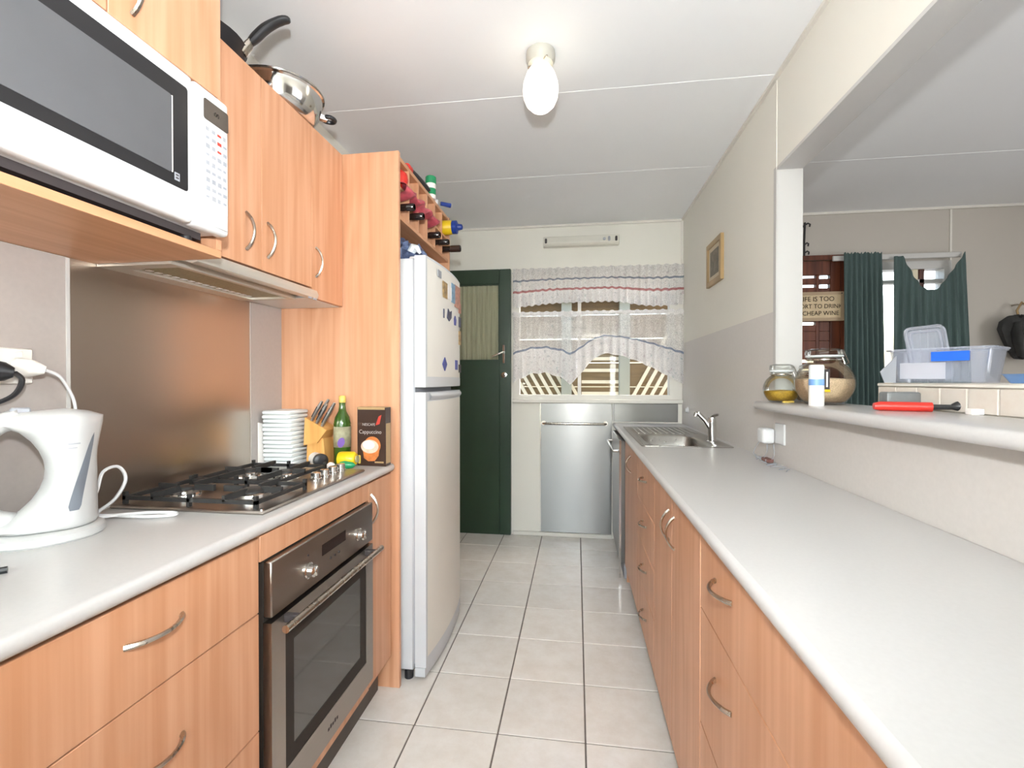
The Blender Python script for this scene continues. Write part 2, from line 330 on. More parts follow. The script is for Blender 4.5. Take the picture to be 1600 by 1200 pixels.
def text_g(txt, size, mapf, depth=.0006, align='CENTER'):
    cu = bpy.data.curves.new('t', 'FONT'); cu.body = txt; cu.size = size; cu.align_x = align; cu.extrude = depth; cu.resolution_u = 3
    o = bpy.data.objects.new('t', cu); COL.objects.link(o)
    dg = bpy.context.evaluated_depsgraph_get(); me = bpy.data.meshes.new_from_object(o.evaluated_get(dg))
    g = G(); g.add([mapf(v.co) for v in me.vertices], [tuple(p.vertices) for p in me.polygons])
    bpy.data.objects.remove(o); bpy.data.curves.remove(cu); bpy.data.meshes.remove(me); return g
def smooth_path(pts, n=6):
    P = [Vector(p) for p in pts]; out = []
    for i in range(len(P)-1):
        p0, p1, p2, p3 = P[max(i-1,0)], P[i], P[i+1], P[min(i+2,len(P)-1)]
        for k in range(n):
            t = k/n; out.append(.5*((2*p1)+(p2-p0)*t+(2*p0-5*p1+4*p2-p3)*t*t+(3*p1-p0-3*p2+p3)*t**3))
    return out+[P[-1]]
def rrect(x0, y0, x1, y1, r, n=4):
    out = []
    for cx, cy, a0 in ((x1-r,y1-r,0),(x0+r,y1-r,90),(x0+r,y0+r,180),(x1-r,y0+r,270)):
        out += [(cx+r*math.cos(math.radians(a0+90*i/n)), cy+r*math.sin(math.radians(a0+90*i/n))) for i in range(n+1)]
    return out
def bow(a, b, out, r=.0042):
    """slim bow handle from a to b bulging along out"""
    a, b, out = Vector(a), Vector(b), Vector(out); pts = []; R = []
    for i in range(13):
        t = i/12; k = math.sin(PI*t)**.75 if 0 < t < 1 else 0
        pts.append(a.lerp(b, t)+out*k); R.append(r*(1.25-.35*math.sin(PI*t)))
    return G().tube(pts, R, 6)

# ------------------------------------------------------------------ dimensions
XL, XR, YB, ZC = -1.20, .79, 3.64, 2.43       # left wall, right wall, back wall, ceiling
XO, XD, YN = .88, 4.2, -2.6                   # far side of the right wall, dining wall, rear wall
YP, ZH, ZW = 1.988, 2.068, .895               # opening jamb, opening head, worktop height
FL, FR = -.708, .2745                         # worktop fronts

# ------------------------------------------------------------------ structure
fl = struct('floor', G().box(XL-.1,YN-.1,-.1,XD+.1,YB+.1,-.004), 'grout', 'cream ceramic tile floor with dark grout', smooth=False)
gx, gy, P_ = -.569, 1.572, .3
tile0 = None
for i in range(-2, 3):
    for j in range(-5, 7):
        x0, y0 = gx+i*P_, gy+j*P_
        if tile0 is None:
            tg = G().box(-.1473,-.1473,-.006,.1473,.1473,0,.0015)
            tile0 = part('tile', tg, 'floor_tile', fl, local=True, smooth=False); tile0.location = Vector((x0+.15,y0+.15,0))-WM[fl.name].translation
        else:
            c = tile0.copy(); COL.objects.link(c); c.parent = fl
            hh = .1473
            c.location = Vector((x0+.15,y0+.15,random.uniform(-.0006,0)))-WM[fl.name].translation
# ceiling
ce = struct('ceiling', G().box(XL-.1,YN-.1,ZC,XD+.1,YB+.1,ZC+.08), 'ceiling_paint', 'flat white panelled ceiling', smooth=False)
for k, (x0, x1, y) in enumerate(((XL,XR,2.765),(XL,XR,1.975),(XO,XD,2.795),(XO,XD,1.6))):
    part('cover_strip', G().box(x0,y-.006,ZC-.0012,x1,y+.006,ZC), 'ceiling_paint', ce, smooth=False)
def holed(x0, x1, z0, z1, y0, y1, holes):
    g = G(); xs = sorted({x0,x1,*[h[0] for h in holes],*[h[1] for h in holes]})
    for a, b in zip(xs, xs[1:]):
        m = (a+b)/2; zs = [z0]
        for h in sorted([h for h in holes if h[0] <= m <= h[1]], key=lambda h: h[2]):
            if h[2] > zs[-1]+1e-6: g.box(a,y0,zs[-1],b,y1,h[2])
            zs.append(h[3])
        if zs[-1] < z1: g.box(a,y0,zs[-1],b,y1,z1)
    return g
# back wall: kitchen part and dining part
struct('wall_back', holed(XL-.1, XO, 0, ZC, YB, YB+.1, [(-1.18,-.535,-1,2.07),(-.475,.755,1.075,2.06)]), 'wall_paint', 'cream painted kitchen end wall', smooth=False)
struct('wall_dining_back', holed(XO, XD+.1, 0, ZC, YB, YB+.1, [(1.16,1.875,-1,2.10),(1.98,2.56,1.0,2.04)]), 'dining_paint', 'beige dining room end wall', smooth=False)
struct('wall_left', G().box(XL-.1,YN,0,XL,YB,ZC), 'wall_paint', 'cream kitchen side wall behind the cupboards', smooth=False)
wr = G(); wr.box(XR,YP,0,XO,YB,ZC); wr.box(XR,-.3,0,XO,YP,1.105); wr.box(XR,-.3,ZH,XO,YP,ZC); wr.box(XR,YN,0,XO,-.3,ZC)
wro = struct('wall_right', wr, 'wall_paint', 'cream wall with a long serving opening', smooth=False)
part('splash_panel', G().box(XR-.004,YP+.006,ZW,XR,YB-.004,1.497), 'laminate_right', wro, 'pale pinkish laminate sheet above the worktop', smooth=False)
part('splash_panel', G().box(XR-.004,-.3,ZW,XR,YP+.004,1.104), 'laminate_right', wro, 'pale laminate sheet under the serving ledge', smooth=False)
struct('wall_rear', holed(XL-.1, XD+.1, 0, ZC, YN-.1, YN, [(-1.1,.7,.02,2.1)]), 'wall_paint', smooth=False)
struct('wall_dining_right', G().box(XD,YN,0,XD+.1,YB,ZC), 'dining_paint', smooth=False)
def trim(n, *bx, mat='trim_paint_dimmed', label=None):
    g = G()
    for b in bx: g.box(*b)
    return struct(f'trim_{n}', g, mat, label, smooth=False)
trim(1, (XL,YB-.016,ZC-.016,XR,YB,ZC), mat='trim_paint_lifted', label='white cornice bead on the kitchen end wall')
trim(2, (XR-.014,-.3,ZC-.014,XR,YB-.016,ZC), (XR-.014,YN,ZC-.014,XR,-.3,ZC), mat='trim_paint_lifted', label='white cornice bead above the serving opening')
trim(3, (XO,YB-.016,ZC-.016,XD,YB,ZC), mat='trim_paint_lifted', label='white cornice bead on the dining end wall')
trim(4, (XR-.014,YB-.014,1.04,XR,YB,ZC-.016), mat='trim_paint_lifted', label='white corner bead beside the window')
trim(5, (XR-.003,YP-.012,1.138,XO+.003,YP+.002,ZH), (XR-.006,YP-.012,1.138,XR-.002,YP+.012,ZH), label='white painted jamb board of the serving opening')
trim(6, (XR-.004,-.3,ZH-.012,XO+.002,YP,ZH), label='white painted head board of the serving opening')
trim(7, (2.578,YB-.006,2.0,2.59,YB,ZC-.016), mat='trim_paint_lifted', label='white joint strip on the dining wall')
trim(8, (XR-.003,YP-.004,ZH,XR,YP+.004,ZC-.014), mat='trim_paint_lifted', label='thin vertical joint strip above the jamb')
struct('baseboard_back', G().box(-.5,YB-.018,0,.27,YB,.032,.004), 'trim_paint_lifted', 'low white skirting strip under the steel sheet')

# ------------------------------------------------------------------ back door (green)
dr = thing('door_1', (-.85,3.6,0), 'dark green back door with a glazed upper half', 'door', kind='structure')
y0, y1 = 3.594, 3.638
part('stile', G().box(-.602,y0,0.006,-.512,y1,2.092,.003), 'green_door', dr); part('stile', G().box(-1.185,y0,.006,-1.10,y1,2.092,.003), 'green_door', dr)
part('top_rail', G().box(-1.10,y0,1.978,-.602,y1,2.092,.003), 'green_door', dr)
part('lower_panel', G().box(-1.10,y0+.002,.006,-.602,y1,1.375,.002), 'green_door', dr)
part('glazing_bead', G().frame(-1.10,y0+.004,1.375,-.602,y1-.006,1.978,.008,.008,.008,.008), 'green_door', dr)
part('pane', G().box(-1.095,y0+.016,1.38,-.607,y0+.020,1.973), 'pane', dr, 'clear glass pane', smooth=False)
part('net_curtain', G().grid(lambda u,v: (-1.09+.48*u, 3.624+.006*math.sin(u*75+.8*math.sin(v*5)), 1.382+.59*v), 120, 8), 'cream_net', dr, 'cream gathered net behind the glass', ang=180)
h = part('handle_plate', G().box(-.578,y0-.008,1.352,-.556,y0,1.500,.004), 'chrome', dr, 'chrome handle plate')
part('lever', G().tube([(-.567,y0-.004,1.44),(-.567,y0-.04,1.44),(-.60,y0-.05,1.425),(-.65,y0-.05,1.405)], [.008,.008,.007,.006], 8), 'chrome', h)
part('lock', G().lathe([(.0,0),(.024,0),(.022,.008),(.010,.010),(.008,.006),(0,.006)], (-.563,y0,1.262), 16, (0,-1,0)), 'chrome', dr, 'round chrome lock')
# ------------------------------------------------------------------ kitchen window, lace curtains
wd = thing('window_1', (.15,3.64,1.06), 'white timber kitchen window above the steel sheet', 'window', kind='structure')
part('window_frame', G().frame(-.497,YB-.022,1.052,.776,YB+.06,2.09,.05,.085,.055,.06), 'trim_paint_lifted', wd, smooth=False)
part('mullion', G().box(.008,YB-.012,1.10,.034,YB+.05,2.04), 'trim_paint_lifted', wd, smooth=False)
part('pane', G().box(-.447,YB+.018,1.107,.008,YB+.022,2.03), 'pane', wd, smooth=False); part('pane', G().box(.034,YB+.018,1.107,.691,YB+.022,2.03), 'pane', wd, smooth=False)
part('transom', G().box(-.447,YB-.006,1.735,.691,YB+.04,1.755), 'trim_paint_lifted', wd, smooth=False)
part('sill', G().box(-.50,YB-.05,1.045,.785,YB,1.075,.004), 'trim_paint_lifted', wd)
def drape(x0, x1, ztop, zbot, y, nu, nv, folds, amp):
    return G().grid(lambda u,v: (x0+(x1-x0)*u, y+amp*(.4+.6*(1-v))*math.sin(u*folds+1.1*math.sin(u*9)), zbot(u)+(ztop(u)-zbot(u))*v), nu, nv, uv=True)
vz = lambda u: 1.792+.022*math.sin(u*6.5-.5)+.03*math.exp(-((u-.62)/.16)**2)+.006*math.sin(u*150)
cv = thing('lace_valance', (.15,3.585,1.80), 'gathered lace valance with blue and pink trim at the window head', 'curtain')
part('cloth', drape(-.492,.785,lambda u: 2.085+.004*math.sin(u*120),vz,3.583,260,14,150,.013), 'valance_lace', cv, ang=180)
part('rod', G().tube([(-.50,3.598,2.055),(.785,3.598,2.055)], .006, 8), 'trim_paint_dimmed', cv)
def hem(u):
    x = -.49+1.275*u; r = .006*math.sin(u*70)
    if x < -.05: return 1.190+.088*math.sin(PI*min(1,(x+.49)/.44))**.8+r
    if x < .22: return 1.190+.232*math.sin(PI/2*(x+.05)/.27)**1.3+r*.5
    return 1.422-.232*(1-math.cos(PI/2*(x-.22)/.565))**.85+r*.5
cf = thing('lace_cafe_curtain', (.15,3.578,1.20), 'lace cafe curtain with a scalloped printed hem over the lower panes', 'curtain')
part('cloth', drape(-.49,.785,lambda u: 1.748+.005*math.sin(u*130),hem,3.575,260,22,120,.011), 'cafe_lace', cf, ang=180)
part('rod', G().tube([(-.50,3.59,1.738),(.785,3.59,1.738)], .005, 8), 'trim_paint_dimmed', cf)
# what stands outside the window: timber patio screen
sc = thing('patio_screen', (.2,4.7,0), 'brown timber patio screen with cream diagonal battens outside the window', 'screen')
for k in range(10):
    part('board', G().box(-2.2,4.72,.2+k*.24,1.35,4.745,.2+k*.24+.232,.003), 'board_brown', sc)
def slat(a, b, w=.016):
    a = Vector((a[0],4.70,a[1])); b = Vector((b[0],4.70,b[1])); d = (b-a).normalized(); n = Vector((-d.z,0,d.x))*w; t = Vector((0,.012,0))
    return G().loft([[a-n-t,a+n-t,a+n+t,a-n+t],[b-n-t,b+n-t,b+n+t,b-n+t]])
for k in range(9): part('batten', slat((-.95+k*.085,1.55),(-.55+k*.085,.85)), 'slat_cream', sc, smooth=False)
for k in range(8): part('batten', slat((.05,.86+k*.115),(.42,.86+k*.115)), 'slat_cream', sc, smooth=False)
for k in range(13): part('batten', slat((.42+k*.085,.82),(.92+k*.085,1.75)), 'slat_cream', sc, smooth=False)
for x in (-.10,.46): part('post', G().box(x-.05,4.6,0,x+.05,4.69,2.6,.004), 'post_grey', sc)
part('beam', G().box(-2.2,4.55,2.0,1.35,4.69,2.35,.004), 'board_brown', sc)
solo('patio_ground', G().box(-6,YB+.1,-.3,9,12,-.12), 'ground', 'grey paved ground outside the back wall', 'paving', smooth=False)['kind'] = 'structure'

# ------------------------------------------------------------------ fluorescent batten over the window
ft = thing('batten_light', (.03,3.62,2.28), 'cream fluorescent batten light without its tube on the end wall', 'light fitting')
part('body', G().box(-.258,3.575,2.250,.318,3.64,2.322,.006), 'batten_white', ft)
part('reflector', G().prism([(3.575,2.252),(3.562,2.262),(3.562,2.275),(3.575,2.318)], -.24, .30), 'batten_white', ft, smooth=False)
for x in (-.242,.232,.285): part('lampholder', G().box(x,3.548,2.268,x+.016,3.575,2.302,.004), 'print_dark' if x != .232 else 'print_grey', ft)
part('starter', G().cyl((.205,3.575,2.285),(.205,3.552,2.285),.011,n=12), 'print_grey', ft)

# ------------------------------------------------------------------ steel sheet with towel rail, small steel splash
ss = thing('steel_sheet', (0,3.632,.035), 'tall brushed steel sheet with a towel rail on the end wall', 'steel panel')
part('sheet', G().box(-.277,3.628,.036,.266,3.637,1.043,.001), 'sheet_steel', ss, smooth=False)
part('towel_rail', G().tube([(-.255,3.63,.888),(-.255,3.585,.888),(-.235,3.58,.888),(.20,3.58,.888),(.22,3.585,.888),(.22,3.63,.888)], .0085, 8), 'nickel', ss)
for x in (-.255,.22): part('rail_rose', G().cyl((x,3.629,.888),(x,3.62,.888),.018,n=14), 'nickel', ss)
part('edge_strip', G().box(-.285,3.624,.036,-.277,3.638,1.043), 'nickel', ss, smooth=False)
sb = thing('sink_splashback', (.54,3.632,.9), 'small steel splashback sheet behind the sink drainer', 'splashback')
part('sheet', G().box(.285,3.628,.905,.755,3.637,1.043,.001), 'sheet_steel', sb, smooth=False); part('edge_strip', G().box(.272,3.622,.905,.284,3.638,1.043), 'trim_paint_dimmed', sb, smooth=False)

# ------------------------------------------------------------------ ceiling lamp
lp = thing('ceiling_lamp', (-.133,1.72,ZC), 'cream glass globe ceiling lamp on a round base', 'lamp')
part('base', G().lathe([(0,0),(.052,0),(.054,-.012),(.053,-.03),(.046,-.044),(.030,-.046),(0,-.046)], (-.133,1.72,ZC), 28), 'lamp_base', lp)
part('globe', G().lathe([(.026,-.046),(.036,-.055),(.052,-.080),(.063,-.112),(.066,-.14),(.063,-.166),(.052,-.192),(.034,-.210),(.014,-.218),(0,-.219)], (-.133,1.72,ZC), 28), 'lamp_glass', lp, ang=180)
for a in (.6,2.5,4.4): part('screw', G().cyl((-.133+.030*math.cos(a-1.6),1.72+.030*math.sin(a-1.6)-.012,ZC-.05),(-.133+.05*math.cos(a-1.6),1.72+.05*math.sin(a-1.6)-.012,ZC-.05),.004,n=8), 'nickel', lp)

# ------------------------------------------------------------------ LEFT SIDE: worktop and base units
DF = -.722     # door faces
def door_front(parent, y0, y1, z0, z1, xf, t=.018, name='door', mat='beech', side=1):
    return part(name, G().box(xf,y0+.0012,z0+.0012,xf-side*t,y1-.0012,z1-.0012,.0012), mat, parent)
wt = solo('worktop', G().box(XL,-1.2,ZW-.030,FL,1.748,ZW,.0135,4), 'worktop', 'white laminate worktop carrying the kettle and gas hob', 'worktop')
kl = solo('kickboard', G().box(-.795,-1.2,0,-.775,1.73,.128), 'kick', 'dark brown kickboard under the oven units', 'kickboard', smooth=False)
b1 = thing('drawer_cabinet', (-.95,.5,.13), 'beech base cabinet with wide drawers left of the oven', 'cabinet')
part('carcass', G().box(XL+.002,.10,.13,DF-.045,.972,.862), 'beech', b1, smooth=False)
for z0, z1, zh in ((.685,.858,.7885),(.4135,.685,.567),(.135,.4135,.30)):
    d = door_front(b1, .10, .972, z0, z1, DF, name='drawer')
    part('handle', bow((DF,.650,zh),(DF,.762,zh),(.026,0,0)), 'nickel', d)
bn = thing('drawer_cabinet', (-.95,-.4,.13), 'beech base cabinet nearest the camera at the left edge', 'cabinet')
part('carcass', G().box(XL+.002,-1.2,.13,DF-.045,.098,.862), 'beech', bn, smooth=False)
for z0, z1, zh in ((.685,.858,.7885),(.4135,.685,.567),(.135,.4135,.30)):
    d = door_front(bn, -1.2, .098, z0, z1, DF, name='drawer')
    part('handle', bow((DF,-.6,zh),(DF,-.49,zh),(.026,0,0)), 'nickel', d)
b2 = thing('oven_cabinet', (-.95,1.26,.13), 'beech housing cabinet around the built-in oven', 'cabinet')
part('carcass', G().box(XL+.002,.976,.13,DF-.05,1.536,.150).box(XL+.002,.976,.15,DF-.03,.988,.862).box(XL+.002,1.525,.15,DF-.03,1.536,.862), 'beech', b2, smooth=False)
part('top_strip', G().box(DF-.018,.976,.800,DF,1.536,.860,.001), 'beech', b2); part('bottom_strip', G().box(DF-.018,.976,.132,DF,1.536,.170,.001), 'beech', b2)
b3 = thing('narrow_cabinet', (-.95,1.63,.13), 'narrow beech base cabinet between oven and refrigerator panel', 'cabinet')
part('carcass', G().box(XL+.002,1.538,.13,DF-.045,1.745,.862), 'beech', b3, smooth=False)
d = door_front(b3, 1.538, 1.735, .135, .858, DF)
part('handle', bow((DF,1.556,.815),(DF,1.556,.712),(.026,0,0)), 'nickel', d)
# oven
ov = thing('oven', (-.95,1.26,.18), 'built-in stainless steel oven under the gas hob', 'oven')
part('body', G().box(-1.15,.992,.176,DF-.004,1.523,.796), 'oven_black', ov, smooth=False)
OX = -.704
cp_ = part('control_panel', G().box(DF-.004,.990,.664,OX,1.532,.796,.003), 'oven_steel', ov)
for y in (1.138,1.424):
    k = part('knob', G().lathe([(0,0),(.021,0),(.021,.004),(.0175,.006),(.016,.020),(.013,.022),(0,.022)], (OX,y,.717), 20, (1,0,0)), 'chrome', ov)
    part('grip', G().box(OX+.021,y-.0035,.704,OX+.027,y+.0035,.730,.0015), 'chrome', k)
part('display', G().box(OX-.002,1.207,.729,OX+.0008,1.340,.760), 'display', cp_, smooth=False)
for k in range(3): part('button', G().cyl((OX,1.250+k*.024,.708),(OX+.003,1.250+k*.024,.708),.004,n=8), 'print_dark', cp_)
part('indicator', G().cyl((OX,1.138,.757),(OX+.002,1.138,.757),.003,n=8), 'print_dark', cp_)
od = part('oven_door', G().frame(DF-.004,.990,.180,OX,1.532,.652,.052,.052,.085,.034,'yz'), 'oven_steel', ov, smooth=False)
part('glass', G().box(DF-.004,1.040,.262,OX-.003,1.482,.622), 'oven_glass', od, smooth=False)
part('inner_window', G().frame(OX-.003,1.042,.264,OX-.0015,1.480,.620,.036,.036,.04,.05,'yz'), 'oven_black', od, smooth=False)
part('handle', G().tube([(OX+.034,.992,.640),(OX+.034,1.528,.640)], .0095, 10), 'nickel', od)
for y in (1.045,1.478): part('handle_bracket', G().box(OX-.002,y-.008,.630,OX+.034,y+.008,.650,.002), 'print_dark', od)
for k in range(5): part('badge', G().box(OX,1.235+k*.012,.214,OX+.0006,1.243+k*.012,.222+.003*(k%2)), 'print_dark', od, smooth=False)

# gas hob
hb = thing('gas_hob', (-.96,1.30,ZW), 'stainless steel gas hob with black cast-iron trivets', 'hob')
hx0, hx1, hy0, hy1 = -1.172, -.745, 1.018, 1.562
part('plate', G().box(hx0,hy0,ZW,hx1,hy1,ZW+.009,.004), 'oven_steel', hb)
burners = ((-1.065,1.14,.030),(-.865,1.14,.046),(-1.065,1.39,.034),(-.935,1.39,.034))
for x, y, r in burners:
    b = part('burner', G().lathe([(0,ZW+.009),(r*1.25,ZW+.009),(r*1.2,ZW+.014),(r,ZW+.016),(r,ZW+.024),(r*.92,ZW+.026),(0,ZW+.026)], (x,y,0), 24), 'chrome', hb)
    part('burner_cap', G().lathe([(0,ZW+.026),(r*.72,ZW+.026),(r*.76,ZW+.030),(r*.66,ZW+.034),(0,ZW+.035)], (x,y,0), 24), 'black_iron', b)
def trivet(y0, y1, x1, bx):
    g = G(); x0 = hx0+.022; zb, zt = ZW+.010, ZW+.040; ym = (y0+y1)/2; xm = (x0+x1)/2
    for xa, xb, ya, yb in ((x0,x1,y0,y0+.009),(x0,x1,y1-.009,y1),(x0,x0+.009,y0,y1),(x1-.009,x1,y0,y1)): g.box(xa,ya,zb+.010,xb,yb,zb+.020)
    for x in bx:
        for ya, yb in ((y0,ym-.026),(ym+.026,y1)): g.box(x-.004,ya,zb+.014,x+.004,yb,zt)
        for xa, xb in ((x-.085,x-.026),(x+.026,x+.085)): g.box(max(xa,x0),ym-.004,zb+.014,min(xb,x1),ym+.004,zt)
    for x in (x0,x1-.009,xm-.005):
        for y in (y0,y1-.009): g.box(x,y,zb-.001,x+.009,y+.009,zt)
    return g
part('trivet', trivet(1.035,1.250,hx1-.030,(-1.065,-.865)), 'black_iron', hb, smooth=False); part('trivet', trivet(1.256,1.520,-.868,(-1.065,-.935)), 'black_iron', hb, smooth=False)
for k in range(4):
    part('knob', G().lathe([(0,0),(.0185,0),(.0185,.004),(.016,.006),(.0145,.022),(.012,.024),(0,.024)], (-.822,1.375+k*.052,ZW+.009), 18), 'chrome', hb)
part('pan_rest_stud', G().cyl((hx1-.012,1.03,ZW+.009),(hx1-.012,1.03,ZW+.013),.005,n=8), 'chrome', hb)

# wall finishes on the left
lam = solo('wall_panel', G().box(XL,-.4,ZW,XL+.006,.940,1.51), 'laminate_left_dimmed', 'pinkish laminate wall panel behind the kettle', 'wall panel', smooth=False); lam['kind'] = 'structure'
tr = struct('trim_9', G().box(XL,.940,ZW,XL+.008,.948,1.51), 'trim_paint_dimmed', 'white edge strip beside the steel splashback', smooth=False)
solo('splashback', G().box(XL,.948,ZW,XL+.003,1.567,1.525), 'splash_steel', 'tall brushed steel splashback behind the gas hob', 'splashback', smooth=False)
l2 = solo('wall_panel', G().box(XL,1.567,ZW,XL+.006,1.748,1.51), 'laminate_left_dimmed', 'pale laminate strip between splashback and tall panel', 'wall panel', smooth=False); l2['kind'] = 'structure'

# ------------------------------------------------------------------ wall units
UF = -.925
mwc = thing('microwave_cabinet', (-1.0,.70,1.51), 'deep beech wall cabinet with an open shelf holding the microwave', 'cabinet')
MF, my0, my1 = -.845, .46, 1.010
part('shelf', G().box(XL+.002,my0,1.512,MF,my1,1.530,.001), 'beech_y', mwc)
part('side_panel', G().box(XL+.002,my1-.016,1.530,MF,my1,2.40,.001), 'beech', mwc); part('side_panel', G().box(XL+.002,my0,1.530,MF,my0+.016,2.40,.001), 'beech', mwc)
part('back_panel', G().box(XL+.002,my0+.016,1.530,XL+.012,my1-.016,2.40), 'beech', mwc, smooth=False)
part('upper_box', G().box(XL+.012,my0+.016,1.905,MF-.02,my1-.016,2.40), 'beech', mwc, smooth=False)
for a, b, hy in ((my0,.735,.70),(.735,my1-.012,.782)):
    d = door_front(mwc, a, b, 1.885, 2.40, MF+.004)
    part('handle', bow((MF+.004,hy,1.918),(MF+.004,hy,2.02),(.026,0,0)), 'nickel', d)
wc = thing('wall_cabinet', (-1.06,1.27,1.53), 'two-door beech wall cabinet above the range hood', 'cabinet')
part('carcass', G().box(XL+.002,my1,1.548,UF-.045,1.526,2.118), 'beech', wc, smooth=False)
for a, b, hy in ((my1,1.263,1.198),(1.263,1.527,1.290)):
    d = door_front(wc, a, b, 1.546, 2.118, UF); part('handle', bow((UF,hy,1.59),(UF,hy,1.695),(.026,0,0)), 'nickel', d)
wc2 = thing('wall_cabinet', (-1.06,1.64,1.51), 'narrow one-door beech wall cabinet beside the tall panel', 'cabinet')
part('carcass', G().box(XL+.002,1.528,1.520,UF-.045,1.747,2.118), 'beech', wc2, smooth=False); part('bottom_board', G().box(XL+.002,1.528,1.512,UF-.019,1.747,1.520), 'white_plastic', wc2, smooth=False)
d = door_front(wc2, 1.528, 1.744, 1.512, 2.118, UF); part('handle', bow((UF,1.552,1.59),(UF,1.552,1.695),(.026,0,0)), 'nickel', d)
# range hood
rh = thing('range_hood', (-1.06,1.27,1.50), 'slide-out range hood under the two-door wall cabinet', 'range hood')
part('housing', G().box(XL+.004,my1+.002,1.518,-.985,1.524,1.546), 'hood_steel', rh, smooth=False)
part('visor', G().prism([(-.985,1.522),(-.925,1.506),(-.912,1.510),(-.908,1.522),(-.915,1.538),(-.985,1.540)], my1+.002, 1.540, 'xz'), 'hood_steel', rh, ang=50)
part('rim', G().frame(XL+.004,my1+.004,1.505,-.985,1.522,1.519,.022,.022,.03,.012) if False else G().box(XL+.004,my1+.004,1.506,XL+.06,1.522,1.519).box(-1.0,my1+.004,1.506,-.985,1.522,1.519).box(XL+.06,my1+.004,1.506,-1.0,1.05,1.519).box(XL+.06,1.50,1.506,-1.0,1.522,1.519), 'hood_steel', rh, smooth=False)
fz = part('filter', G().box(XL+.06,1.05,1.513,-1.0,1.50,1.518), 'filter', rh, smooth=False)
for k in range(16): part('slot', G().box(XL+.066,1.06+k*.027,1.5115,XL+.078,1.075+k*.027,1.513), 'print_white', fz, smooth=False)
for k in range(2): part('slide_switch', G().box(-.90+.0,1.50-k*.03,1.5,-.905,1.515-k*.03,1.506), 'print_grey', rh, smooth=False)

# microwave
mw = thing('microwave', (-1.0,.72,1.53), 'white microwave oven on the open shelf', 'microwave')
fx, a0, a1, c0, c1 = -.803, .474, .986, 1.552, 1.860
part('body', G().box(-1.165,a0+.006,c0+.004,fx-.035,a1-.004,c1-.004,.006,2), 'white_plastic', mw)
part('vent_base', G().box(-1.15,a0+.03,c0-.012,fx-.05,a1-.03,c0+.004), 'print_dark', mw, smooth=False)
for y in (a0+.07,a1-.06):
    for x in (-1.12,fx-.06): part('foot', G().cyl((x,y,1.530),(x,y,c0-.010),.012,n=10), 'black_plastic', mw)
dd = part('door', G().box(fx-.035,a0,c0,fx,.884,c1,.010,3), 'white_plastic', mw)
part('window_border', G().prism(rrect(.482,1.612,.867,1.826,.006), fx-.004, fx+.0012), 'dark_glass', dd, smooth=False)
part('window', G().prism(rrect(.492,1.636,.828,1.790,.006), fx, fx+.0022), 'mw_mesh', dd, 'grey perforated window', smooth=False)
part('window_edge', G().box(fx,.8275,1.637,fx+.0026,.8295,1.789), 'print_white', dd, smooth=False)
lg = part('logo', G().box(fx+.001,.834,1.6245,fx+.0018,.846,1.640), 'print_grey', dd, smooth=False); part('logo_mark', G().box(fx+.0018,.8365,1.628,fx+.0022,.8435,1.631).box(fx+.0018,.8365,1.634,fx+.0022,.8435,1.637), 'print_dark', lg, smooth=False)
cpn = part('control_panel', G().box(fx-.035,.886,c0,fx,a1,c1,.010,3), 'white_plastic', mw)
part('display', G().prism(rrect(.910,1.791,.981,1.836,.005), fx-.002, fx+.001), 'display', cpn, smooth=False)
part('display_digits', text_g(':00', .014, lambda p: (fx+.0012, .945+p.x, 1.810+p.y), .0002), 'print_grey', cpn, smooth=False)
part('keypad', G().box(fx-.002,.908,1.600,fx+.0004,.978,1.782), 'print_white', cpn, smooth=False)
rnd = random.Random(3)
for r in range(9):
    for c in range(4):
        y = .915+c*.0165; z = 1.772-r*.0185; w_ = .008+.004*rnd.random(); hh = .0022+.003*rnd.random()
        part('key', G().box(fx+.0004,y,z-hh,fx+.0014,y+w_,z+hh), 'print_red' if r < 3 and c == 2 else 'print_grey', cpn, smooth=False)
part('open_button', G().box(fx-.002,.900,1.563,fx+.002,.976,1.592,.0015), 'white_plastic', cpn)

# things on top of the wall units (z 2.118)
ZU = 2.119
fp = thing('frying_pan', (-1.045,1.150,ZU), 'black frying pan with raised black handle on the wall cabinet', 'pan')
part('pan_body', G().lathe([(0,0),(.100,0),(.112,.006),(.128,.040),(.131,.042),(.125,.040),(.108,.008),(0,.005)], (-1.045,1.150,ZU), 36), 'black_plastic', fp)
part('ferrule', G().tube([(-.940,1.205,ZU+.030),(-.925,1.210,ZU+.052),(-.918,1.216,ZU+.072)], [.020,.017,.012], 8, flat=.6), 'nickel', fp)
part('handle', G().tube(smooth_path([(-.922,1.212,ZU+.060),(-.908,1.222,ZU+.085),(-.890,1.232,ZU+.112),(-.868,1.243,ZU+.134),(-.845,1.252,ZU+.148),(-.828,1.258,ZU+.150)],3), [.013,.015,.017,.018,.018,.018,.018,.0175,.017,.0165,.016,.016,.015,.014,.012,.007], 10, flat=.75), 'black_plastic', fp)
pt = thing('saucepan', (-1.03,1.500,ZU), 'shiny steel pan with a black loop handle on the wall cabinet', 'pan')
PC = (-1.03,1.500,ZU); PR = .145
part('pan_body', G().lathe([(0,0),(.090,0),(.110,.010),(.132,.045),(.141,.092),(.147,.096),(.145,.100),(.137,.096),(.126,.045),(.103,.014),(0,.008)], PC, 44), 'chrome', pt)
ld = part('lid', G().lathe([(.144,.100),(.140,.108),(.095,.122),(.04,.130),(0,.132)], PC, 44), 'jar_glass', pt, 'glass lid')
part('lid_rim', G().tube([(PC[0]+.146*math.cos(t),PC[1]+.146*math.sin(t),ZU+.103) for t in [2*PI*i/36 for i in range(36)]], .003, 6, closed=True), 'chrome', ld)
